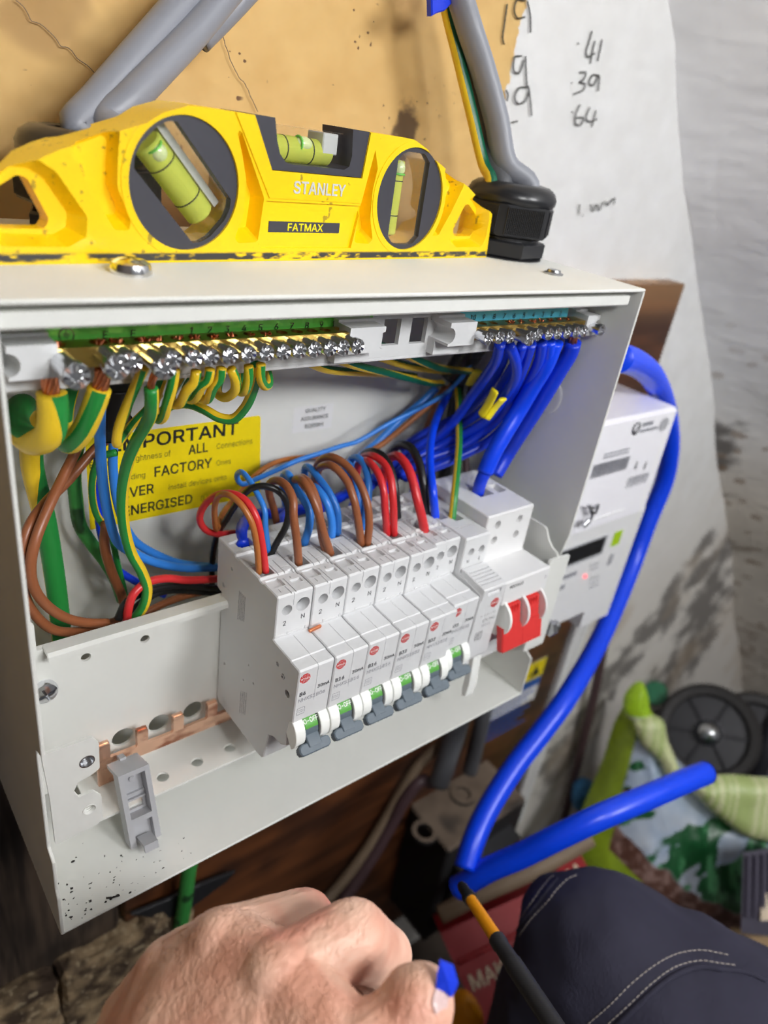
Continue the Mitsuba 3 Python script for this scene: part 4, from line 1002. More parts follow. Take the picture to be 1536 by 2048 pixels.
wire([(934, 960, 107), (930, 880, 108), (935, 820, 108), (950, 740, 108)], 2.2, 'sheath_brown', 'dark brown wire standing in the right rear corner of the box', None)
wire([(905, 760, 96), (930, 720, 92), (950, 690, 88), (965, 660, 84)], 7.5, 'gland_black', 'black cable sheath end under the carrier rail at the right', None, cat='cable sheath', name='cable_sheath')

# neutral leads converging from the blue bar
GV = 'dark blue neutral leads of the breakers'
nv = [([(1018, 690, 24), (1030, 720, 26), (1031, 755, 32), (1010, 790, 42), (976, 838, 54), (930, 868, 64), (880, 892, 72), (830, 920, 76), (806, 960, 74)], 'dark blue lead hanging in the outermost bow under the blue number strip'),
      ([(1000, 688, 26), (994, 716, 32), (974, 750, 44), (945, 790, 58), (910, 840, 70), (868, 884, 78), (820, 920, 82), (786, 960, 82)], 'dark blue lead running straight and steep to behind the red wires'),
      ([(1044, 690, 25), (1034, 720, 33), (1010, 760, 46), (985, 800, 56), (945, 836, 66), (890, 866, 76), (840, 890, 84), (760, 950, 92)], 'dark blue lead under the upper yellow marker'),
      ([(1062, 688, 25), (1050, 726, 32), (1030, 776, 42), (1005, 826, 50), (970, 862, 56), (920, 895, 62), (862, 916, 68), (800, 950, 74)], 'dark blue lead under the lower yellow marker'),
      ([(1084, 684, 24), (1078, 720, 28), (1052, 776, 38), (1022, 836, 46), (984, 878, 50), (930, 908, 55), (880, 930, 60), (846, 944, 64)], 'dark blue lead lowest of the bundle, passing just above the switch'),
      ([(1010, 688, 30), (1002, 730, 46), (972, 780, 64), (925, 828, 80), (880, 852, 88), (840, 872, 94), (800, 900, 98)], 'dark blue lead at the back of the bundle'),
      ([(1100, 682, 24), (1094, 720, 28), (1076, 752, 36), (1046, 780, 46)], 'short blue lead curving left from the right end of the blue bar')]
for q, (pts, lb) in enumerate(nv):
    wire(pts, 2.7 if q < 6 else 3.0, 'pvc_navy' if q < 6 else 'tail_blue', lb, None)
back = [([(786, 950, 82), (770, 990, 80), (762, 1030, 74), (764, 1060, 66), (766, 1075, 58)], 'fifth'), ([(800, 930, 90), (742, 970, 88), (714, 1000, 82), (702, 1030, 72), (694, 1060, 60)], 'fourth'),
        ([(760, 950, 96), (690, 990, 92), (650, 1010, 86), (636, 1030, 76), (632, 1066, 60)], 'third'), ([(700, 985, 96), (640, 1010, 94), (580, 1026, 88), (560, 1044, 78), (562, 1078, 60)], 'second'),
        ([(640, 1010, 98), (560, 1026, 94), (510, 1030, 86), (488, 1046, 74), (483, 1070, 62), (486, 1092, 55)], 'first'), ([(846, 944, 64), (830, 980, 66), (822, 1010, 64), (824, 1040, 58)], 'sixth')]
for pts, lb in back:
    wire(pts, 2.9, 'pvc_navy', f'dark blue neutral lead bending down behind the {lb} breaker from the left', None)
# yellow markers on the leads
for pts, lb in (([(990, 781, 41), (978, 806, 44), (962, 831, 47)], 'upper yellow marker sleeve on the dark blue leads'), ([(1006, 798, 38), (990, 816, 42), (974, 838, 44)], 'lower yellow marker sleeve on the dark blue leads'), ([(956, 742, 62), (946, 756, 66), (940, 768, 70)], 'small yellow tag behind the dark blue leads')):
    single('marker', tube(spline(P3(pts), 1.0), 2.6, 12, 0.45), 'tape_yellow', lb, 'cable marker', smooth=True)
# the two big tails of the neutral bar
wire([(1146, 684, 24), (1140, 705, 26), (1118, 742, 34), (1092, 786, 42), (1066, 828, 48), (1040, 868, 50), (1016, 906, 50), (990, 950, 48)], 4.3, 'pvc_navy', 'thick blue cable from the right end of the blue bar to behind the switch', None, cat='cable', name='neutral_tail', start=([at(1146, 674, Y=24), at(1147, 662, Y=24)], 2.4, 7))
wire([(1110, 682, 26), (1094, 724, 28), (1066, 772, 34), (1038, 820, 38), (1010, 866, 38), (985, 910, 38), (970, 945, 38)], 4.5, 'tail_blue', 'thick bright blue cable running down into the main switch', None, cat='cable', name='neutral_tail')
wire([(972, 940, 38), (962, 962, 38), (955, 988, 38.4)], 3.5, 'pvc_navy', 'blue inner insulation of the thick cable where it enters the main switch', None)

# ------------------------------------------------------------------ the spirit level on top
LA = math.atan2(27, 225.6)
LO = np.array([11.4, 37.4, H + 0.05])
LR = np.array([[math.cos(LA), -math.sin(LA), 0], [math.sin(LA), math.cos(LA), 0], [0, 0, 1]])
def lev(m):
    m = tri(m).copy()
    m.vertices[:] = m.vertices @ LR.T + LO
    return m


LC = 111.5
half = [(116.5, 0.0), (116.5, 1.2), (114.5, 20.0), (112.5, 21.2), (93, 30.8), (66, 40.4), (60.5, 43.8), (52, 46.6), (46, 46.8), (34, 46.8)]
outl = [(LC + x, z) for x, z in half] + [(LC - x, z) for x, z in half[::-1]]
face = sg.Polygon(outl)
vpan = sg.Polygon([(76.5, 47.2), (92.5, 21.6), (137.5, 21.6), (143.0, 47.2)])
lowp = sg.Polygon([(90, 0), (92.8, 21.6), (137.2, 21.6), (134, 0)])
rings = [(59.2, 24.0), (166.6, 24.0)]
notch = sg.Polygon([(82.6, 50), (92.8, 30.6), (136.4, 30.6), (138.6, 50)])
body = man(shape2d(face.difference(notch), -18, 0, 'y').apply_translation((0, 0, 0)))
holes = [[(9.0, 23.2), (11.8, 22.4), (17.2, 11.4), (15.6, 8.8), (3.0, 8.8), (0.8, 12.0), (1.6, 18.4)]]
holes.append([(2 * LC - x, z) for x, z in holes[0]])
recs = [[(-0.5, 23.5), (6, 28.6), (12.5, 28.4), (17.6, 25.6), (26.4, 13.4), (25.8, 7.6), (20.1, 4.6), (0.5, 4.8), (-2.0, 9.0), (-1.8, 17.0)],
        [(22.0, 31.6), (24.0, 34.6), (35.2, 39.3), (37.2, 37.8), (36.2, 30), (35.8, 22), (40.0, 12.5), (39.4, 9.4), (34.4, 9.6), (28.4, 19.4)],
        [(77.5, 42.5), (79.0, 43.0), (90.6, 21.4), (88.8, 6.2), (80, 5.8), (78.6, 7.6), (82.0, 16), (82.4, 27.0), (80.2, 35)]]
recs += [[(2 * LC - x, z) for x, z in r] for r in recs[:2]] + [[(141.9, 42.4), (140.6, 42.6), (137.8, 21.6), (136.6, 6.2), (145.4, 5.8), (147.2, 7.6), (144.2, 16), (143.6, 27), (145, 35)]]


def smooth_poly(p, r=0.9, n=None):
    q = sg.Polygon(p).buffer(-r).buffer(2 * r).buffer(-r)
    c = np.array(q.exterior.coords)[:-1]
    L = np.cumsum(np.r_[0, np.linalg.norm(np.diff(np.vstack([c, c[:1]]), axis=0), axis=1)])
    n = n or 60
    cc = np.vstack([c, c[:1]])
    s = np.linspace(0, L[-1], n, endpoint=False)
    return ring_poly(np.stack([np.interp(s, L, cc[:, 0]), np.interp(s, L, cc[:, 1])], 1))


pockets = []
for r in recs:
    p = smooth_poly(r)
    c_ = p.mean(0)
    cs = m3.CrossSection([(p - c_).tolist()])
    cut_ = m3.Manifold.extrude(cs, 6.6, scale_top=(0.74, 0.74))              # the sides slope in to a web in the middle
    body = body - man(trimesh.Trimesh(np.asarray(cut_.to_mesh().vert_properties)[:, [0, 2, 1]] + [c_[0], -0.6, c_[1]], np.asarray(cut_.to_mesh().tri_verts)[:, ::-1], process=False))
    body = body - man(trimesh.Trimesh(np.asarray(cut_.to_mesh().vert_properties)[:, [0, 2, 1]] * [1, -1, 1] + [c_[0], 18.6, c_[1]], np.asarray(cut_.to_mesh().tri_verts), process=False))
for h in holes: body = body - man(extr(smooth_poly(h, 1.2, 40), -30, 2, 'y'))
body = body - man(extr([(90.2, 1.5 + 3), (91.6, 20.6), (138.2, 20.6), (135.2, 4.5)], -1.3, 2, 'y'))
for cx, cz in rings: body = body - mcyl((cx, -2, cz), (cx, 28, cz), 20.2, n=64)
lv = thing('spirit_level', 'yellow spirit level with three vials standing on top of the steel box', 'spirit level')
bm = tri(body)
part(lv, 'body', lev(bm), 'cast_yellow', 32)
part(lv, 'base_strip', lev(cbox(LC - 115.5, LC + 115.5, 1.0, 17, -0.0, 0.8, 0.2)), 'dark_metal')
for cx, cz in rings:
    part(lv, 'vial_rim', lev(shape2d(sg.Point(cx, cz).buffer(22.4, 48).difference(sg.Point(cx, cz).buffer(20.0, 48)).intersection(face), -1.2, 0.35, 'y')), 'cast_yellow', 30)
part(lv, 'emboss_panel', lev(shape2d(vpan.difference(notch.buffer(0.05)).difference(sg.box(0, 46.7, 300, 60)), -0.5, 0.6, 'y')), 'cast_yellow')
part(lv, 'lettering', lev(text('STANLEY', 4.0, (115.3, -0.62, 23.8), UX, UZ, 0.35, True, center=True, stretch=1.02)), 'acrylic_edge')
pl = part(lv, 'name_plate', lev(cbox(94, 128.8, -0.25 + 1.3, 1.4, 9.9, 13.7, 0.05)), 'bezel_black')
part(pl, 'lettering', lev(text('FATMAX', 2.6, (111.4, 1.03, 10.5), UX, UZ, 0.12, True, center=True, stretch=1.18)), 'label_yellow')


def vial_tube(parent, c, ax, L, r, lines, bubble):
    """A tube of green liquid with ring marks and a bubble, lying at c along ax (local)."""
    c, ax = np.asarray(c, float), np.asarray(ax, float) / np.linalg.norm(ax)
    body = lathe([(0, -L / 2), (r * 0.9, -L / 2), (r, -L / 2 + 0.5), (r, L / 2 - 0.5), (r * 0.9, L / 2), (0, L / 2)], c, ax, 30)
    v = part(parent, 'vial', lev(body), 'vial_glow', 30)
    for s in lines: part(v, 'ring_mark', lev(lathe([(r + 0.02, s - 0.2), (r + 0.16, s - 0.2), (r + 0.16, s + 0.2), (r + 0.02, s + 0.2), (r + 0.02, s - 0.2)], c, ax, 30)), 'ink_black')
    s, bl, off = bubble
    b = trimesh.creation.icosphere(3, 1.0)
    F = frame_z(ax)
    b.vertices[:] = (b.vertices * [r * 0.6, r * 0.6, bl * 0.9]) @ F.T + c + ax * s + np.asarray(off, float)
    part(v, 'bubble', lev(b), 'bubble_pale', True)
    rim = trimesh.creation.torus(r * 0.58, 0.4, 24, 10)
    rim.vertices[:] = (rim.vertices * [1, 1, 1]) @ F.T + c + ax * (s - bl * 0.55) + np.asarray(off, float)
    part(v, 'bubble_edge', lev(rim), 'bubble_edge', True)
    return v


# the two round vials
ang = [math.radians(-46), math.radians(90)]
for (cx, cz), a, (Lb, Wb), sh in zip(rings, ang, ((36.5, 20.4), (36.0, 19.4)), (0.0, 0.4)):
    u = np.array([math.cos(a), math.sin(a)])
    n = np.array([-u[1], u[0]])
    win = sg.Polygon([np.array([cx, cz]) + u * x * Lb / 2 + n * (y * Wb / 2 + sh) for x, y in ((-1, -0.62), (-1, 0.62), (-0.82, 1), (0.82, 1), (1, 0.62), (1, -0.62), (0.82, -1), (-0.82, -1))]).intersection(sg.Point(cx, cz).buffer(18.6, 48))
    bz = part(lv, 'bezel', lev(shape2d(sg.Point(cx, cz).buffer(20.1, 48).difference(win), -3.6, -0.6, 'y')), 'bezel_black', 20)
    part(lv, 'window_wall', lev(shape2d(win.buffer(1.0).difference(win.buffer(0.02)), -15.0, -3.6, 'y')), 'acrylic')
    g = part(lv, 'window', lev(trimesh.util.concatenate([shape2d(win, -1.9, -1.5, 'y')])), 'acrylic')
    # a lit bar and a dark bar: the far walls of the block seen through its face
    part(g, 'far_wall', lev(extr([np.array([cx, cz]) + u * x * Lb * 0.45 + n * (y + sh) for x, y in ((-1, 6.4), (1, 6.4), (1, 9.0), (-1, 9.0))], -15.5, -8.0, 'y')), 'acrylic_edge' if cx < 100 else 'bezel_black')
    cc = np.array([cx, 8.4, cz]) + np.array([n[0], 0, n[1]]) * (0.7 if cx < 100 else -2.0 - 0.6 + 5.0)
    if cx > 100: cc = np.array([cx - 4.0, 8.4, cz - 0.4])
    vial_tube(g, cc, (u[0], 0, u[1]), 29.0, 4.9 if cx < 100 else 4.3, (-6.8, 6.8), ((-11.0 if cx < 100 else 11.5), 3.6, (0, -2.9, 0)))
# the top vial in its black cradle
cr_ = sg.Polygon([(82.9, 46.9), (92.9, 30.8), (136.3, 30.8), (138.4, 46.9)])
cut = sg.Polygon([(92.4, 50), (94.6, 40), (96.2, 36.0), (99.2, 33.4), (102, 33.0), (127.2, 33.0), (129.6, 34.2), (130.4, 38), (129.2, 50)])
part(lv, 'cradle', lev(shape2d(cr_.difference(cut), -17.6, -0.1, 'y')), 'bezel_black', 20)
tb_ = part(lv, 'top_block', lev(cbox(95.6, 127.8, 3.4, 3.8, 33.2, 45.0, 0.1)), 'acrylic')
part(tb_, 'block_top', lev(cbox(93.6, 128, 3.6, 14.5, 44.7, 45.0, 0.05)), 'acrylic')
part(tb_, 'end_block', lev(cbox(119.5, 127.0, 5.0, 14.5, 37.2, 44.4, 0.4)), 'acrylic_edge')
vial_tube(tb_, (110.4, 9.4, 37.4), (1, 0, 0), 30.0, 4.4, (-7.0, 5.2), (1.6, 4.4, (0, -2.0, 2.2)))

# ------------------------------------------------------------------ cable glands and the cables above
def gland(cx, cy, label, R=21.5):
    g = thing('cable_gland', label, 'cable gland', None)
    hexa = lambda r, ph=0.0: [(r * math.cos(k * math.pi / 3 + ph), r * math.sin(k * math.pi / 3 + ph)) for k in range(6)]
    cut = man(extr(hexa(R * 1.02, 0.2), 0, 8.0, 'z', 0.9))
    part(g, 'base', tri(cut).apply_translation((cx, cy, H + 0.6)), 'gland_black', 20)
    part(g, 'washer', lathe([(0, 0), (R * 1.0, 0), (R * 1.0, 0.6), (0, 0.6)], (cx, cy, H), (0, 0, 1), 40), 'gland_black')
    part(g, 'neck', lathe([(0, 8), (R * 0.82, 8), (R * 0.82, 9.2), (R * 0.86, 9.4), (R * 0.86, 9.9), (R * 0.8, 10.2), (R * 0.8, 11.6), (0, 11.6)], (cx, cy, H), (0, 0, 1), 40), 'gland_black', 30)
    nut = man(extr(hexa(R * 1.14, 0.62), 11.0, 25.4, 'z', 0.6)) ^ m3.Manifold.cylinder(60, R * 1.08, R * 1.08, 72)
    part(g, 'nut', tri(nut).apply_translation((cx, cy, H)), 'gland_black', 20)
    for f in range(6):
        a = f * math.pi / 3 + 0.62 + math.pi / 6
        if math.sin(a) > 0.6: continue
        d, s = np.array([math.cos(a), math.sin(a), 0]), np.array([-math.sin(a), math.cos(a), 0])
        ridges = [tube([np.array([cx, cy, H + 12.2]) + d * R * 0.995 + s * x, np.array([cx, cy, H + 24.2]) + d * R * 0.995 + s * x], 0.42, 6) for x in np.arange(-R * 0.44, R * 0.45, 0.95)]
        part(g, 'grip_ribs', ridges, 'gland_black', True)
    part(g, 'dome', lathe([(0, 25), (R * 0.98, 25), (R * 1.04, 26.4), (R * 1.05, 29.0), (R * 0.98, 32.0), (R * 0.84, 34.0), (R * 0.68, 34.6), (R * 0.62, 34.0), (R * 0.6, 31), (0, 30)], (cx, cy, H), (0, 0, 1), 56), 'gland_black', 40)
    return g


gland(259.5, 75.5, 'black ribbed cable gland at the right end of the yellow level')
gland(52.5, 83.0, 'black cable gland behind the left end of the yellow level')
QZ = 'grey cables above the box'
def up(pts, r, mt, label, group, flat=1.0, **kw):
    return wire([np.asarray(p, float) for p in pts], r, mt, label, group, world=True, xmax=999, flat=flat, step=2.5, sides=20, cat='cable', name='cable', **kw)
A = lambda x, y, d: at(x, y, Y=d)
up([(56, 88, H + 22), (57, 88, H + 33), A(152, 256, 88), A(196, 200, 92), A(256, 130, 97), A(315, 62, 102), A(369, 0, 106), A(424, -60, 108)], 5.8, 'pvc_grey', 'grey cable rising to the upper right from the left gland, the left one', QZ)
up([(61, 77, H + 22), (62, 78, H + 33), A(214, 244, 86), A(258, 200, 88), A(326, 130, 94), A(386, 66, 100), A(441, 0, 104), A(490, -60, 106)], 5.6, 'pvc_grey', 'grey cable rising from the left gland just below the left cable', QZ)
up([A(400, 84, 113), A(444, 40, 113), A(486, -4, 113), A(536, -60, 113)], 4.2, 'pvc_grey', 'grey cable half hidden at the lower edge of the left bundle', QZ)
up([(263, 70, H + 22), (264, 71, H + 34), A(1012, 330, 78), A(993, 240, 84), A(966, 140, 90), A(940, 60, 94), A(922, 0, 98), A(905, -60, 100)], 7.0, 'pvc_grey', 'broad flat grey cable bowing up from the right gland', QZ, 0.72)
up([(251, 76, H + 22), (252, 77, H + 34), A(988, 330, 84), A(976, 260, 92), A(952, 160, 99), A(932, 80, 103), A(910, 0, 106)], 5.2, 'pvc_grey_dark', 'second grey cable in the shade beside the broad one', QZ)
k = up([(243, 74, H + 22), (243, 76, H + 34), A(968, 330, 84), A(944, 230, 92), A(918, 120, 100), A(896, 30, 106), A(884, -30, 108)], 2.9, 'pvc_yellow', 'yellow and green earth wire rising beside the grey cables', None, stripe='pvc_green_dark', roll=[(0, 60), (1, 60)], width=120)
tp = [A(x, y, 101) for x, y in ((857, -10), (858, 33), (868, 27), (884, 22), (902, 4), (902, -12))]
m = extr([p[[0, 2]] for p in tp], -103, -99, 'y', 0.6)
single('blue_tape', m, 'tape_blue', 'blue tape wrapped round the cables at the top edge', 'tape')

# ------------------------------------------------------------------ the electricity meter
mt = thing('electricity_meter', 'white electricity meter with a dark display mounted right of the steel box', 'meter')
MP = 'meter_plastic'
part(mt, 'base', cbox(308, 436, 62, 116, -14, 150, 2), 'white_plastic')
part(mt, 'terminal_cover', extr([(36, 82.5), (37.5, 160), (40, 162.4), (116, 162.4), (116, 82.5)], 304, 431.5, 'x', 1.6), MP, 30)
low = man(extr([(40, -20), (40, 81), (42, 82.5), (108, 82.5), (108, -20)], 304, 441, 'x', 1.4)) - mbox(300, 402, 30, 90, -40, -4)
part(mt, 'case', tri(low), 'white_plastic', 20)
part(mt, 'hinge_lug', cbox(438, 444, 42, 60, 38, 54, 1.5), 'white_plastic')


def on_meter(x0, y0, x1, y1, Y):
    a, b = at(x0, y0, Y=Y), at(x1, y1, Y=Y)
    return a[0], b[0], b[2], a[2]


def print_on(parent, name, rects, Y, material, t=0.15):
    return part(parent, name, [cbox(x0, x1, Y - t, Y + 0.1, z0, z1, 0.03) for x0, x1, z0, z1 in rects], material)


p0, p1 = at(1190, 925, Y=36), at(1262, 958, Y=36)
zc = at(1224, 935, Y=36)[2]
x0, x1 = at(1186, 944, Y=36)[0], at(1260, 920, Y=36)[0]
bars, x = [], x0
while x < x1:
    w = rng.choice([0.4, 0.7, 1.1]); bars.append((x, x + w, zc - 5, zc + 5)); x += w + rng.choice([0.4, 0.8])
print_on(mt, 'barcode', bars, 36.6, 'ink_faint')
for dz in (8, 10.5): print_on(mt, 'print_line', [(x0 + 8, x1 - 4, zc + dz, zc + dz + 1.1)], 36.6, 'ink_faint')
zc2, x0, x1 = at(1273, 962, Y=36)[2], at(1252, 975, Y=36)[0], at(1296, 958, Y=36)[0]
bars, x = [], x0
while x < x1:
    w = rng.choice([0.4, 0.6, 0.9]); bars.append((x, x + w, zc2 - 4, zc2 + 4)); x += w + rng.choice([0.4, 0.6])
print_on(mt, 'barcode', bars, 36.6, 'ink_faint')
for px in (1270, 1288):
    q = at(px, 938, Y=36.5)
    part(mt, 'arrow_mark', extr([(q[0] - 1.1, q[2]), (q[0] + 1.1, q[2]), (q[0] + 0.2, q[2] + 6), (q[0] - 0.2, q[2] + 6)], -36.6, -36.4, 'y'), 'ink')
q = at(1273, 858, Y=37)
rg = sg.Point(0, 0).buffer(4.6).difference(sg.Point(0.6, 0.4).buffer(3.2)).union(sg.Polygon([(-2.4, -3.4), (2.6, 2.6), (3.4, 1.6), (-1, -3.8)]))
part(mt, 'emblem', shape2d(rg, -37.4, -37.1, 'y').apply_translation((q[0], 0, q[2])), 'ink')
part(mt, 'lettering', [text('Aclara', 4.2, (q[0] + 6.5, 37.1, q[2] + 0.2), UX, UZ, 0.1, True), text('Smart Meter', 2.6, (q[0] + 6.0, 37.1, q[2] - 4.0), UX, UZ, 0.1)] if False else [cbox(q[0] + 6.5, q[0] + 19, 36.9, 37.2, q[2] + 0.6, q[2] + 3.4, 0.05), cbox(q[0] + 5.5, q[0] + 27, 36.9, 37.2, q[2] - 3.6, q[2] - 1.6, 0.05)], 'ink_faint')
q = at(1330, 848, Y=37)
part(mt, 'seal_screw', lathe([(0, 0), (5.0, 0), (5.0, 0.8), (0, 0.8)], (q[0] - 1.5, 37.4, q[2]), (0, -1, 0), 30), 'clip_grey', 30)
dz = lambda x, y, Y=40: at(x, y, Y=Y)
d = [dz(1111, 1108), dz(1210, 1075), dz(1203, 1103), dz(1115, 1137)]
dx0, dx1, dz0, dz1 = d[0][0], d[1][0], d[3][2], d[0][2]
ds = part(mt, 'display', cbox(dx0 - 12, dx1, 39.4, 40.2, dz0, dz1, 0.2), 'pvc_black')
part(mt, 'display_rim', shape2d(sg.box(dx0 - 14, dz0 - 1.6, dx1 + 1.8, dz1 + 1.2).difference(sg.box(dx0 - 12, dz0, dx1, dz1)), -40.2, -39.0, 'y'), 'clip_grey')
q = [dz(1223, 1085), dz(1244, 1066)]
part(mt, 'green_label', cbox(q[0][0], q[1][0], 39.7, 40.1, q[0][2] - 4, q[1][2] + 3, 0.1), mat('lime', lin(160, 196, 30), 0.4), label='lime green sticker')
q = [dz(1213, 1130), dz(1226, 1106)]
part(mt, 'push_button', cbox(q[0][0], q[1][0] + 1, 38.8, 40.1, q[0][2], q[1][2], 0.4), 'clip_grey')
for (a, b, c, e) in ((1113, 1163, 1152, 1150), (1108, 1183, 1128, 1176)):
    q0, q1 = dz(a, b), dz(c, e)
    print_on(mt, 'print_line', [(q0[0], q1[0], q0[2] - 1, q0[2] + 2.6)], 40, 'ink_faint')
for y in (1133, 1141, 1160, 1168, 1176):
    q0, q1 = dz(1178, y), dz(1196, y - 6)
    print_on(mt, 'print_line', [(q0[0], q1[0], q0[2] - 0.5, q0[2] + 0.6)], 40, 'ink_faint')
q = dz(1169, 1152)
led = trimesh.creation.icosphere(2, 1.5).apply_translation((q[0], 39.6, q[2]))
part(mt, 'pulse_light', led, 'logo_red', emitter={'type': 'area', 'radiance': {'type': 'rgb', 'value': [3.0, 0.25, 0.3]}}, label='glowing red pulse light')
wr = [at(x, y, Y=31) for x, y in ((1176, 1012), (1186, 1016), (1196, 1010), (1190, 1026), (1180, 1020), (1184, 1032), (1172, 1050), (1166, 1046))]
sl = part(mt, 'wire_seal', tube(spline(wr, 0.8), 1.0, 8), 'zinc', True)
part(sl, 'crimp', cbox(-3, 3, -1.4, 1.4, -1.8, 1.8, 0.5).apply_transform(trimesh.transformations.rotation_matrix(-0.7, [0, 1, 0])).apply_translation(at(1172, 1046, Y=30)), 'zinc')
part(mt, 'cover_latch', cbox(dz(1150, 1040)[0], dz(1240, 1010)[0], 35.4, 36.6, dz(1200, 1036, 36)[2], dz(1200, 1036, 36)[2] + 1.0, 0.2), 'white_plastic')

# printed safety label on the board below the box
q = [at(x, y, Y=115) for x, y in ((1098, 1308), (1068, 1412), (966, 1452))]
x0, x1, z0, z1 = q[2][0], at(1080, 1360, Y=115)[0], q[2][2], at(1097, 1312, Y=115)[2]
sl = thing('safety_label', 'yellow, blue and white printed label on the brown board below the meter', 'label')
part(sl, 'sheet', cbox(x0, x1, 115.2, 115.9, z0, z1, 0.1), 'white_plastic')
part(sl, 'yellow_band', cbox(x0, x1, 115.0, 115.3, z1 - 24, z1, 0.05), 'label_yellow')
part(sl, 'warning_triangle', extr([(x1 - 22, z1 - 20), (x1 - 6, z1 - 20), (x1 - 14, z1 - 6)], -115.02, -114.9, 'y'), 'ink_black')
part(sl, 'blue_band', cbox(x0, x1, 115.0, 115.3, z1 - 36, z1 - 24, 0.05), mat('print_blue', lin(40, 84, 160), 0.5))
for j in range(7): part(sl, 'print_line', cbox(x0 + 5, x1 - 5 - 8 * (j % 3), 115.05, 115.25, z1 - 44 - j * 7, z1 - 41.5 - j * 7, 0.05), 'print_blue')

# ------------------------------------------------------------------ cables below and beside the box
BT = [deep(1236, 716, 398), deep(1262, 722, 428), deep(1300, 748, 482)] + [at(x, y, Y=d) for x, y, d in ((1326, 800, 74), (1337, 850, 82), (1339, 900, 84), (1329, 960, 84), (1297, 1040, 82), (1264, 1130, 74), (1208, 1262, 48))] + [deep(x, y, d) for x, y, d in ((1130, 1400, 558), (1082, 1465, 545), (1030, 1532, 532), (975, 1620, 515), (948, 1680, 504), (930, 1738, 497))]
up(BT, 8.2, 'tail_blue', 'thick blue cable looping from the side of the steel box down past the meter', None)
up([deep(x, y, d) for x, y, d in ((916, 1776, 505), (980, 1738, 492), (1040, 1712, 482), (1120, 1672, 472), (1200, 1634, 470), (1300, 1592, 484), (1360, 1566, 500), (1412, 1545, 520))], 8.2, 'tail_blue', 'thick blue cable offcut pointing right in front of the compost bag', None)
up([A(385, 1700, 99), A(376, 1750, 100), A(370, 1800, 101), A(360, 1860, 103), A(348, 1930, 106)], 5.2, 'pvc_old_green', 'green earth cable coming out below the steel box at the left', None)
QO = 'old sheathed cables below the box'
up([A(900, 1470, 100), A(872, 1496, 103), A(836, 1532, 106), A(800, 1588, 107), (A(764, 1650, 107)), A(722, 1716, 106), A(668, 1784, 104), A(620, 1830, 100)], 4.8, 'sheath_old', 'old beige cable slanting down the board, the upper of two', QO)
up([A(862, 1566, 96), A(842, 1562, 98), A(812, 1596, 100), A(782, 1650, 101), A(750, 1706, 100), A(704, 1776, 98), A(660, 1840, 94)], 5.6, 'sheath_brown', 'old grey brown cable slanting down the board, the lower of two', QO)
QC = 'grey cables entering the black service block'
up([A(930, 1400, 88), A(912, 1460, 88), A(896, 1510, 86), A(878, 1566, 84)], 9.2, 'pvc_grey_dark', 'left dark grey cable entering the black service block', QC)
up([A(972, 1400, 98), A(962, 1450, 98), A(950, 1500, 98), A(940, 1542, 97)], 7.4, 'pvc_grey_dark', 'right dark grey cable entering the black service block', QC)
up([A(925, 1440, 104), A(915, 1490, 104), A(903, 1550, 102)], 3.2, 'sheath_brown', 'thin dark cable between the two grey cables', QC)
cx0, cx1 = 342, 452
so_ = thing('service_block', 'dusty black service cut-out block fixed low on the brown board', 'electrical block')
mat('dusty', proc(lambda p, n, uv: mix(lin(24, 24, 25), mix(lin(128, 112, 96), lin(86, 72, 60), fbm(p.x * 60, p.y * 60, 1.0, 4)), smoothstep(0.3, 0.8, n.z) * smoothstep(0.15, 0.4, fbm(p.x * 25, p.y * 25, 3.0, 3)))), 0.75)
part(so_, 'housing', extr([(60, -410), (60, -272), (63, -269), (116, -266), (116, -410)], cx0, cx1, 'x', 2.0), 'dusty')
part(so_, 'carrier', extr([(44, -400), (44, -300), (60, -296), (60, -400)], cx0 + 14, cx1 - 14, 'x', 2.0), 'gland_black')
for x, y in ((A(878, 1566, 84)[0], 86), (A(940, 1542, 97)[0], 98)): part(so_, 'collar', lathe([(8, 0), (13, 0), (12.4, 3), (8, 3), (8, 0)], (x, y, -267.5), (0, 0, 1), 30), 'dusty', 30)
up([deep(x, y, d) for x, y, d in ((880, 1830, 640), (960, 1788, 640), (1050, 1748, 645), (1140, 1700, 655), (1180, 1676, 660))], 8.0, 'sheath_old', 'grey brown pipe lying low under the blue cable offcut', None)

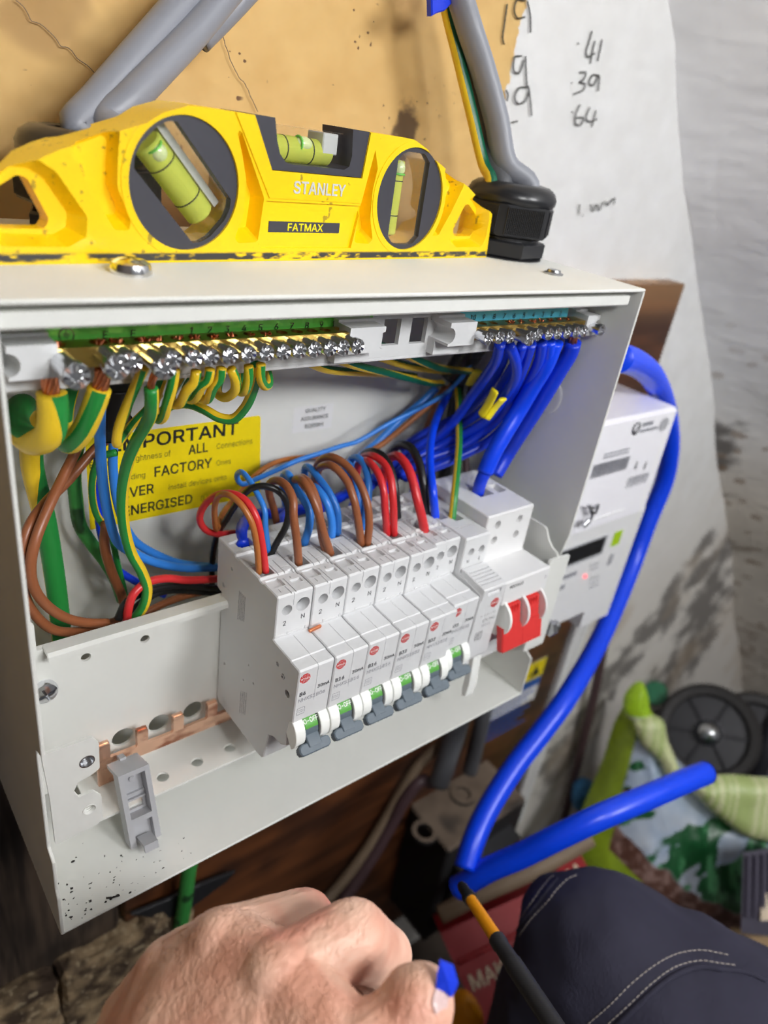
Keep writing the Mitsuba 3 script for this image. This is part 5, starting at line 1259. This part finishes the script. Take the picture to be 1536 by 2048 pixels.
# ------------------------------------------------------------------ things standing at the right
def pillow(outline, d, thick, name, label, cat, material, parent=None, nx=70, rough=3.0, seed=1, tilt=(0, 0), group=None):
    """A stuffed, creased bag: an outline in a plane that faces the viewer, swollen to both sides."""
    P = np.array([[(x - 768) / FOCAL * d, (y - 1024) / FOCAL * d] for x, y in spline(np.array([(a, b, 0) for a, b in outline + outline[:1]], float), 12)[:, :2]])
    poly = sg.Polygon(P).buffer(0)
    x0, y0, x1, y1 = poly.bounds
    h = (x1 - x0) / nx
    inner = poly.buffer(-h * 0.4)
    pts = [(x, y) for x in np.arange(x0, x1, h) for y in np.arange(y0, y1, h) if inner.contains(sg.Point(x, y))]
    bd = [poly.exterior.interpolate(s).coords[0] for s in np.arange(0, poly.exterior.length, h)]
    Q = np.array(bd + pts)
    from scipy.spatial import Delaunay
    tr = Delaunay(Q).simplices
    cen = Q[tr].mean(1)
    tr = tr[[poly.contains(sg.Point(*c)) for c in cen]]
    e = np.array([poly.exterior.distance(sg.Point(*q)) for q in Q])
    t = thick * np.sqrt(np.clip(1 - (1 - np.clip(e / (thick * 1.25), 0, 1)) ** 2, 0, 1))
    q3 = np.hstack([Q, np.zeros((len(Q), 1))])
    cr = (meshkit.fbm(q3 / 34.0, 4, seed) - 0.5) * rough * 2 + (meshkit.noise(q3 / [14.0, 60.0, 1.0] + 7, seed + 3) - 0.5) * rough
    fr = d - t + cr * np.clip(e / 10, 0, 1) + tilt[0] * Q[:, 0] + tilt[1] * Q[:, 1]
    bk = d + 0.5 * t + tilt[0] * Q[:, 0] + tilt[1] * Q[:, 1]
    V = np.vstack([np.hstack([Q, fr[:, None]]), np.hstack([Q, bk[:, None] + 0.05])])
    n = len(Q)
    a = Q[tr]
    ccw = ((a[:, 1, 0] - a[:, 0, 0]) * (a[:, 2, 1] - a[:, 0, 1]) - (a[:, 2, 0] - a[:, 0, 0]) * (a[:, 1, 1] - a[:, 0, 1])) > 0
    tr = np.where(ccw[:, None], tr[:, ::-1], tr)
    k = np.arange(len(bd)); k2 = (k + 1) % len(bd)
    F = np.vstack([tr, tr[:, ::-1] + n, np.stack([k, k2, k2 + n], 1), np.stack([k, k2 + n, k + n], 1)])
    V = V @ ROT + EYE
    m = trimesh.Trimesh(V, F, process=False)
    if parent: return part(parent, name, m, material, True)
    return single(name, m, material, label, cat, group, True)


BC = deep(1370, 1640, 900) / 1000
BU, BV = ROT[0], ROT[1]


def bag_print(p, n, uv):
    """The print of the bag, in its own plane: lime film, a photo panel with soil, leaves, pale sky and round red spots."""
    a = ((p.x - BC[0]) * BU[0] + (p.y - BC[1]) * BU[1] + (p.z - BC[2]) * BU[2]) * 1000
    b = ((p.x - BC[0]) * BV[0] + (p.y - BC[1]) * BV[1] + (p.z - BC[2]) * BV[2]) * 1000
    lime = mix(lin(164, 190, 44), lin(128, 152, 40), fbm(a * 0.05, b * 0.02, 1.0, 3))
    c = lime
    low = 62 + 0.75 * (a + 56) - 0.0022 * dr.square(a + 56) + 4 * (noise(a * 0.06, 2.0) - 0.5)
    soil = mix(lin(92, 62, 52), lin(140, 112, 104), smoothstep(0.45, 0.7, fbm(a * 0.16, b * 0.16, 4.0, 4)))
    sky_ = mix(lin(150, 172, 200), lin(196, 204, 214), fbm(a * 0.04, b * 0.04, 3.0, 3))
    in_panel = smoothstep(-1, 1, a + 107 + 0.282 * b) * smoothstep(1, -1, b - low)
    c = mix(c, soil, in_panel)
    up_ = smoothstep(-33, -37, b - low + 8 * (noise(a * 0.1, b * 0.1) - 0.5))
    c = mix(c, sky_, in_panel * up_)
    leaf = fbm(a * 0.035 + 0.02 * b, b * 0.03, 8.0, 3)
    lm = smoothstep(0.50, 0.54, leaf + 0.30 * dr.exp(-dr.square((a + 14 - 0.35 * b) / 30) - dr.square((b - 20) / 60)) - 0.06)
    leafc = mix(lin(24, 84, 44), lin(90, 160, 110), smoothstep(0.5, 0.8, fbm(a * 0.12, b * 0.05, 2.0, 3)))
    c = mix(c, leafc, in_panel * up_ * lm)
    for sa, sb, r in ((53, 56, 12), (-81, -50, 11), (64, 58, 9)):
        k = smoothstep(r, r - 1.5, dr.sqrt(dr.square(a - sa) + dr.square((b - sb) * 1.25)))
        c = mix(c, mix(lin(206, 76, 34), lin(70, 30, 24), smoothstep(0.62, 0.66, noise(a * 0.25, b * 0.25))), k)
    return c


mat('bag_film', proc(bag_print), 0.34)
mat('bag_lime', proc(lambda p, n, uv: mix(lin(160, 200, 40), lin(210, 216, 196), smoothstep(0.55, 0.62, noise(p.x * 26, p.y * 26, p.z * 26)))), 0.34)
mat('bag_ribbed', proc(lambda p, n, uv: mix(lin(178, 196, 124), lin(214, 220, 168), smoothstep(0.3, 0.7, noise((p.x * 0.78 + p.y * -0.6) * 420)))), 0.4)
bag = thing('compost_bag', 'lime green printed compost bag slumped against the wall behind the blue cable', 'bag')
pillow([(1262, 1392), (1292, 1420), (1330, 1490), (1390, 1548), (1450, 1560), (1560, 1560), (1600, 1640), (1600, 1800), (1560, 1900), (1420, 1880), (1300, 1850), (1190, 1800), (1146, 1745), (1138, 1690), (1168, 1610), (1206, 1520), (1232, 1440)], 900, 70, 'film', '', '', 'bag_film', bag, 80, 4.0, 2)
pillow([(1248, 1392), (1262, 1372), (1282, 1362), (1296, 1392), (1300, 1420), (1316, 1440), (1290, 1450), (1262, 1440), (1246, 1420)], 852, 14, 'folded_corner', '', '', 'bag_lime', bag, 30, 2.0, 5)
pillow([(1268, 1446), (1300, 1430), (1326, 1440), (1334, 1476), (1352, 1520), (1362, 1560), (1340, 1562), (1316, 1520), (1282, 1486)], 842, 12, 'folded_edge', '', '', 'bag_ribbed', bag, 30, 2.0, 8)
pillow([(1376, 1568), (1430, 1550), (1500, 1552), (1580, 1570), (1590, 1700), (1536, 1682), (1490, 1672), (1440, 1636), (1400, 1600)], 826, 16, 'folded_flap', '', '', 'bag_ribbed', bag, 40, 3.0, 9)


def wheel(parent, c, r, ax):
    c, ax = np.asarray(c, float), np.asarray(ax, float) / np.linalg.norm(ax)
    w = part(parent, 'wheel', lathe([(r * 0.78, -12), (r * 0.92, -14), (r, -8), (r, 8), (r * 0.92, 14), (r * 0.78, 12), (r * 0.74, 4), (r * 0.74, -4), (r * 0.78, -12)], c, ax, 60), 'rubber', 35)
    part(w, 'disc', lathe([(0, -6), (r * 0.78, -6), (r * 0.78, 3), (0, 5)], c, ax, 48), 'wheel_plastic', 30)
    F = frame_z(ax)
    for k in range(6):
        a = k * math.pi / 3 + 0.3
        m = cbox(r * 0.14, r * 0.76, -1.6, 1.6, 2, 8.5, 0.8)
        m.apply_transform(trimesh.transformations.rotation_matrix(a, [0, 0, 1]))
        m.vertices[:] = m.vertices @ F.T + c
        part(w, 'spoke', m, 'wheel_plastic')
    part(w, 'hub_cap', lathe([(0, 3), (r * 0.25, 3), (r * 0.25, 12), (r * 0.2, 20), (r * 0.1, 24), (0, 25)], c, ax, 36), 'chrome', 40)


tr_ = thing('trolley', 'black wheeled trolley with a steel hub cap lying behind the compost bag', 'trolley')
axd = (EYE - deep(1415, 1467, 1000)) / 1000 + np.array([0.25, 0.0, -0.1])
wheel(tr_, deep(1415, 1467, 980), 66, axd)
wheel(tr_, deep(1508, 1482, 1060), 70, axd + np.array([0.2, 0, 0]))
part(tr_, 'frame_tube', tube(spline([deep(1500, 1600, 1000), deep(1530, 1500, 980), deep(1560, 1420, 980)], 5), 12, 14), 'wheel_plastic', True)
bt = thing('bottle', 'dark grey container with a green screw cap beside the trolley wheel', 'bottle')
c0 = deep(1350, 1436, 1150)
part(bt, 'body', lathe([(0, -60), (44, -60), (48, -54), (48, 10), (42, 24), (22, 32), (18, 40), (0, 40)], c0, (-0.25, -0.25, 1), 40), 'rubber', 35)
c1 = deep(1311, 1386, 1040)
part(bt, 'cap', lathe([(0, 0), (16.5, 0), (16.5, 15), (14.5, 17), (0, 17)], c1, (EYE - c1), 36), 'bottle_green', 30)
single('blue_cloth', chunk(deep(1166, 1590, 960), 20, 4, (0.8, 0.8, 1.3), 3, 0.3), 'cloth_blue', 'small blue bundle showing beside the brown pipe left of the bag', 'cloth', smooth=True)

# box in the dark below the blue cable
def px_box(corners, back, name, label, material):
    F_ = [np.asarray(c, float) for c in corners]
    B_ = [c + back for c in F_]
    return trimesh.convex.convex_hull(np.array(F_ + B_))


rb = thing('red_box', 'red plastic case with pale lettering standing low beside the knee', 'case')
f0 = [deep(880, 1866, 640), deep(1130, 1752, 690), deep(1180, 2060, 640), deep(975, 2080, 600)]
bk = ROT[2] * 50 + np.array([0, 0, -20])
part(rb, 'shell', px_box(f0, bk, '', '', ''), 'box_red')
ux = (f0[1] - f0[0]) / np.linalg.norm(f0[1] - f0[0]); uz = (f0[0] - f0[3]); uz = uz - ux * (uz @ ux); uz /= np.linalg.norm(uz)
nrm = np.cross(ux, uz)
part(rb, 'rib', tube([f0[0] - uz * 26 + nrm * 0.5 + ux * 6, f0[0] - uz * 26 + nrm * 0.5 + ux * 105], 2.4, 10), 'box_red', True)
part(rb, 'lettering', text('MAK', 12, f0[0] - uz * 50 + ux * 8 + nrm * 0.6, ux, uz, 0.5, True), 'card_cream')
rp = thing('red_packet', 'red packet with cream lettering peeping out above the knee', 'packet')
f1 = [deep(1098, 1752, 760), deep(1158, 1704, 780), deep(1186, 1752, 760), deep(1126, 1800, 740)]
part(rp, 'carton', px_box(f1, ROT[2] * 60, '', '', ''), 'box_red')
ux1 = (f1[1] - f1[0]) / np.linalg.norm(f1[1] - f1[0]); uz1 = f1[0] - f1[3]; uz1 = uz1 - ux1 * (uz1 @ ux1); uz1 /= np.linalg.norm(uz1)
part(rp, 'lettering', text('AM', 13, f1[0] - uz1 * 20 + ux1 * 4 + np.cross(ux1, uz1) * 0.6, ux1, uz1, 0.8, True), 'card_cream')
cr = thing('storage_crate', 'dark navy ribbed crate at the right edge beside the compost bag', 'crate')
f2 = [deep(1486, 1704, 760), deep(1580, 1690, 760), deep(1580, 1878, 740), deep(1482, 1866, 740)]
part(cr, 'shell', px_box(f2, ray(1486, 1780) * 45, '', '', ''), 'crate_navy')
for k in range(5):
    a, b = f2[0] + (f2[1] - f2[0]) * (0.1 + 0.16 * k), f2[3] + (f2[2] - f2[3]) * (0.1 + 0.16 * k)
    part(cr, 'rib', tube([a + (b - a) * 0.06 - ROT[2] * 1, a + (b - a) * 0.8 - ROT[2] * 1], 3, 8), 'crate_navy', True)
a = deep(1528, 1800, 748)
part(cr, 'paper_label', px_box([deep(1524, 1772, 752), deep(1580, 1768, 752), deep(1580, 1838, 738), deep(1522, 1842, 738)], ROT[2] * 3, '', '', ''), 'card_cream')
single('timber_batten', px_box([deep(1470, 1872, 800), deep(1600, 1872, 800), deep(1600, 1990, 760), deep(1490, 1950, 770)], ROT[2] * 15, '', '', ''), 'tan_wood', 'pale wooden batten under the navy crate at the right edge', 'batten')
single('orange_cap', chunk(deep(922, 2040, 560), 22, 3, (0.6, 0.8, 1.3), 3, 0.15), 'rod_orange', 'orange plastic knob in the shadow behind the thumb', 'knob', smooth=True)

# ------------------------------------------------------------------ the person: one hand and one knee
def ball(p, r, n=20):
    return m3.Manifold.sphere(float(r), n).translate([float(x) for x in p])


def bone(*ends):
    return m3.Manifold.batch_hull([ball(p, r) for p, r in ends])


def soften(m, size, rounds=8, lam=0.5):
    m = tri(m.refine_to_length(size))
    m = trimesh.Trimesh(m.vertices, m.faces, process=True)
    trimesh.smoothing.filter_taubin(m, lamb=lam, nu=lam + 0.03, iterations=rounds)
    return m


def ray_hit(mesh, px, py):
    """First point of a mesh on the sight line of a pixel, and the surface normal there."""
    d = ray(px, py)
    V = mesh.vertices[mesh.faces]
    e1, e2 = V[:, 1] - V[:, 0], V[:, 2] - V[:, 0]
    h = np.cross(d, e2)
    a = (e1 * h).sum(1)
    s = EYE - V[:, 0]
    with np.errstate(all='ignore'):
        u = (s * h).sum(1) / a
        q = np.cross(s, e1)
        v = (q * d).sum(1) / a
        t = (e2 * q).sum(1) / a
    ok = (np.abs(a) > 1e-12) & (u >= 0) & (v >= 0) & (u + v <= 1) & (t > 1)
    if not ok.any(): return None, None
    k = np.where(ok)[0][np.argmin(t[ok])]
    return EYE + d * t[k], mesh.face_normals[k]


J = lambda x, y, d: deep(x, y, d)
wrist = (J(300, 2300, 196), 27), (J(470, 2340, 186), 26)
mi_, mm, mr, ml = (J(560, 1962, 205), 12.5), (J(448, 1898, 219), 12), (J(345, 1952, 226), 11.5), (J(268, 2040, 232), 10.5)
t_base, t_mcp = (J(560, 2260, 184), 17), (J(705, 2150, 184), 14.5)
hand = bone(mi_, mm, *wrist) + bone(mm, mr, *wrist) + bone(mr, ml, *wrist) + bone(mi_, t_mcp, t_base) + bone(mi_, t_base, *wrist) + bone(t_base, t_mcp, wrist[1])
# knuckle caps and tendons
for (p, r) in (mi_, mm, mr, ml): hand = hand + ball(p + ROT[2] * -2.6 - ROT[1] * 1.8, r - 0.6)
fingers = [
    [mi_, (J(705, 1874, 216), 11.0), (J(764, 1912, 238), 9.8), (J(742, 1964, 254), 8.4)],
    [mm, (J(606, 1846, 243), 10.6), (J(668, 1890, 264), 9.4), (J(660, 1950, 276), 8.0)],
    [mr, (J(500, 1900, 258), 10.0), (J(590, 1950, 276), 9.0), (J(600, 2010, 282), 7.8)],
    [ml, (J(400, 1990, 262), 8.8), (J(480, 2040, 274), 8.0), (J(510, 2090, 278), 7.0)]]
for f in fingers:
    for a, b in zip(f[:-1], f[1:]): hand = hand + bone(a, b)
thumb = [t_mcp, (J(806, 2066, 189), 11.4), (J(834, 2008, 190), 9.8), (J(844, 1988, 190), 7.8)]
for a, b in zip(thumb[:-1], thumb[1:]): hand = hand + bone(a, b)
hm = soften(hand, 2.2, 16)
n = hm.vertex_normals
d = (meshkit.fbm(hm.vertices / 13.0, 3, 3) - 0.5) * 1.3 + (meshkit.fbm(hm.vertices / 2.6, 3, 8) - 0.5) * 0.28 + (meshkit.fbm(hm.vertices / 6.0 + 30, 3, 5) - 0.5) * 0.9
# cross creases over the finger joints
for (p, r), q in ((fingers[0][1], fingers[0][0][0]), (thumb[2], thumb[1][0])):
    ax = (p - q) / np.linalg.norm(p - q)
    w = hm.vertices - p
    s = w @ ax
    d -= 0.22 * np.exp(-(np.linalg.norm(w, axis=1) / (r * 1.5)) ** 4) * np.cos(s * 2.6) ** 8
hm.vertices[:] = hm.vertices + n * d[:, None]
pe = thing('person', 'person in navy work trousers with stitched seams, left hand held below the open box', 'person')
part(pe, 'hand', hm, 'skin', True, label='bare left hand with curled fingers and the thumb held out')
# thumb nail and its dark edge, on the side turned to the viewer's right
nc, nn = None, None
grid = []
NX, NY = 9, 9
for i in range(NX):
    row = []
    for j in range(NY):
        u, v = i / (NX - 1), j / (NY - 1)
        # a slanted oval: from the tape edge down the outer side of the thumb
        x = 872 + 30 * u - 3 * math.sin(v * math.pi) * (1 - u) * 2 - 8 * (v - 0.2) * u
        y = 1975 + 52 * v - 14 * u + (10 * (u - 0.5) ** 2)
        p, q = ray_hit(hm, x, y)
        row.append((p, q))
    grid.append(row)
pts = [(i, j, *grid[i][j]) for i in range(NX) for j in range(NY) if grid[i][j][0] is not None]
ids = {(i, j): k for k, (i, j, p, q) in enumerate(pts)}
if len(pts) > 8:
    V0 = np.array([p - ray(872, 1990) * 0.55 for i, j, p, q in pts])
    V1 = np.array([p + ray(872, 1990) * 0.5 for i, j, p, q in pts])
    F = []
    for i in range(NX - 1):
        for j in range(NY - 1):
            c = [(i, j), (i + 1, j), (i + 1, j + 1), (i, j + 1)]
            if all(k in ids for k in c):
                a = [ids[k] for k in c]
                F += [(a[0], a[2], a[1]), (a[0], a[3], a[2])]
    F = np.array(F)
    part(pe, 'thumb_nail', trimesh.Trimesh(np.vstack([V0, V1]), np.vstack([F, F[:, ::-1] + len(V0)]), process=False), 'nail', True)

# knee and thigh in work trousers
knee, hip, ank = (J(1196, 1908, 450), 52), (J(1640, 2340, 400), 92), (J(1040, 2420, 560), 54)
mid = (J(1400, 2110, 425), 74)
leg = bone(knee, mid) + bone(mid, hip) + bone(knee, (J(1130, 2060, 500), 52), ank) + bone((J(1150, 1850, 470), 36), knee)
lm = soften(leg, 6.0, 20)
n = lm.vertex_normals
w = lm.vertices
d = (meshkit.fbm(w / 60.0, 4, 21) - 0.5) * 15
# soft folds running across the thigh and pulling from the knee
ax = (hip[0] - knee[0]) / np.linalg.norm(hip[0] - knee[0])
s = (w - knee[0]) @ ax
d += 3.2 * np.sin(s / 9.0 + 5 * meshkit.noise(w / 50.0, 4)) * meshkit.noise(w / 45.0 + 9, 6)
lm.vertices[:] = w + n * d[:, None]
part(pe, 'trousers', lm, 'denim', True, label='navy work trousers bent at the knee')


def seam(px, w=0.55, dash=True, mat_='stitch', name='stitching', lift=0.35):
    C = []
    for x, y in spline(np.array([(x, y, 0) for x, y in px], float), 3.0)[:, :2]:
        p, q = ray_hit(lm, x, y)
        if p is not None: C.append(p - ray(x, y) * lift)
    C = np.array(C)
    if len(C) < 4: return
    if not dash:
        part(pe, name, tube(C, w, 8), mat_, True)
        return
    L = np.r_[0, np.cumsum(np.linalg.norm(np.diff(C, axis=0), axis=1))]
    pieces, a = [], 0.0
    while a < L[-1] - 2.6:
        q = np.stack([np.interp(np.linspace(a, a + 2.1, 4), L, C[:, k]) for k in range(3)], 1)
        pieces.append(tube(q, w * 0.55, 6)); a += 3.1
    part(pe, name, pieces, mat_, True, kind='stuff')


seam([(1176, 2048), (1220, 2010), (1262, 1968), (1310, 1930), (1352, 1908), (1400, 1900), (1440, 1906), (1466, 1912)])
seam([(1216, 2048), (1262, 2006), (1302, 1968), (1350, 1934), (1400, 1921), (1440, 1926), (1478, 1931)])
seam([(1224, 2060), (1268, 2018), (1308, 1982), (1352, 1950), (1400, 1934), (1440, 1938), (1490, 1944), (1530, 1960)], 1.6, False, 'denim', 'pocket_hem', 0.2)
seam([(1016, 1872), (1040, 1838), (1062, 1806), (1082, 1778), (1100, 1756), (1112, 1748)])
seam([(1038, 1872), (1062, 1838), (1094, 1804), (1116, 1776), (1138, 1756), (1160, 1748)])
seam([(1026, 1874), (1050, 1838), (1076, 1806), (1098, 1778), (1116, 1756)], 1.1, False, 'denim', 'side_seam', 0.1)

# a scrap of blue tape stuck over the thumb tip
tpx = [(880, 1920), (907, 1931), (917, 1967), (912, 1980), (903, 1996), (890, 1984), (872, 1977), (874, 1950), (877, 1936)]
cpx = (893, 1955)
hit_d = [(p - EYE) @ ROT[2] for p, q in (ray_hit(hm, x, y) for x, y in tpx) if p is not None]
V = np.array([deep(x, y, min(hit_d) - 0.4 + 0.03 * (x - 875)) for x, y in [cpx] + tpx])
V[0] -= ROT[2] * 0.8
m_ = len(tpx)
dn = ROT[2] * 0.35
i = np.arange(m_); j = (i + 1) % m_
F = [np.stack([np.zeros(m_, int), i + 1, j + 1], 1), np.stack([np.full(m_, m_ + 1), j + m_ + 2, i + m_ + 2], 1), np.stack([i + 1, i + m_ + 2, j + 1], 1), np.stack([j + 1, i + m_ + 2, j + m_ + 2], 1)]
single('blue_offcut', trimesh.Trimesh(np.vstack([V, V + dn]), np.vstack(F), process=False), 'tape_blue', 'scrap of blue insulation stuck over the thumb tip', 'scrap')

# the slim insulated rod that leans across in front of the knee
rd = thing('test_probe', 'slim black test probe with an orange collar slanting across in front of the knee', 'probe')
R0, R1 = J(921, 1768, 400), J(1150, 2116, 292)
dirv = (R1 - R0) / np.linalg.norm(R1 - R0)
Lr = np.linalg.norm(R1 - R0)
def along(px, py):
    d = ray(px, py); best = min(np.linspace(0, 1, 800), key=lambda t: np.linalg.norm(np.cross(R0 + (R1 - R0) * t - EYE, d)))
    return best * Lr
l0, l1, l2 = along(944, 1798), along(996, 1876), Lr
part(rd, 'tip', lathe([(0, 0), (2.2, 0.5), (3.0, 3), (3.0, l0 - 5), (3.8, l0 - 4), (3.8, l0), (0, l0)], R0, dirv, 24), 'gland_black', 30)
part(rd, 'collar', lathe([(0, l0), (3.0, l0), (3.4, l1), (0, l1)], R0, dirv, 24), 'rod_orange', 30)
part(rd, 'shaft', lathe([(0, l1), (4.2, l1), (4.3, l1 + 4), (3.9, l1 + 5), (4.1, l1 + 16), (4.5, l1 + 17), (4.5, l2), (0, l2)], R0, dirv, 24), 'rod_black', 30)
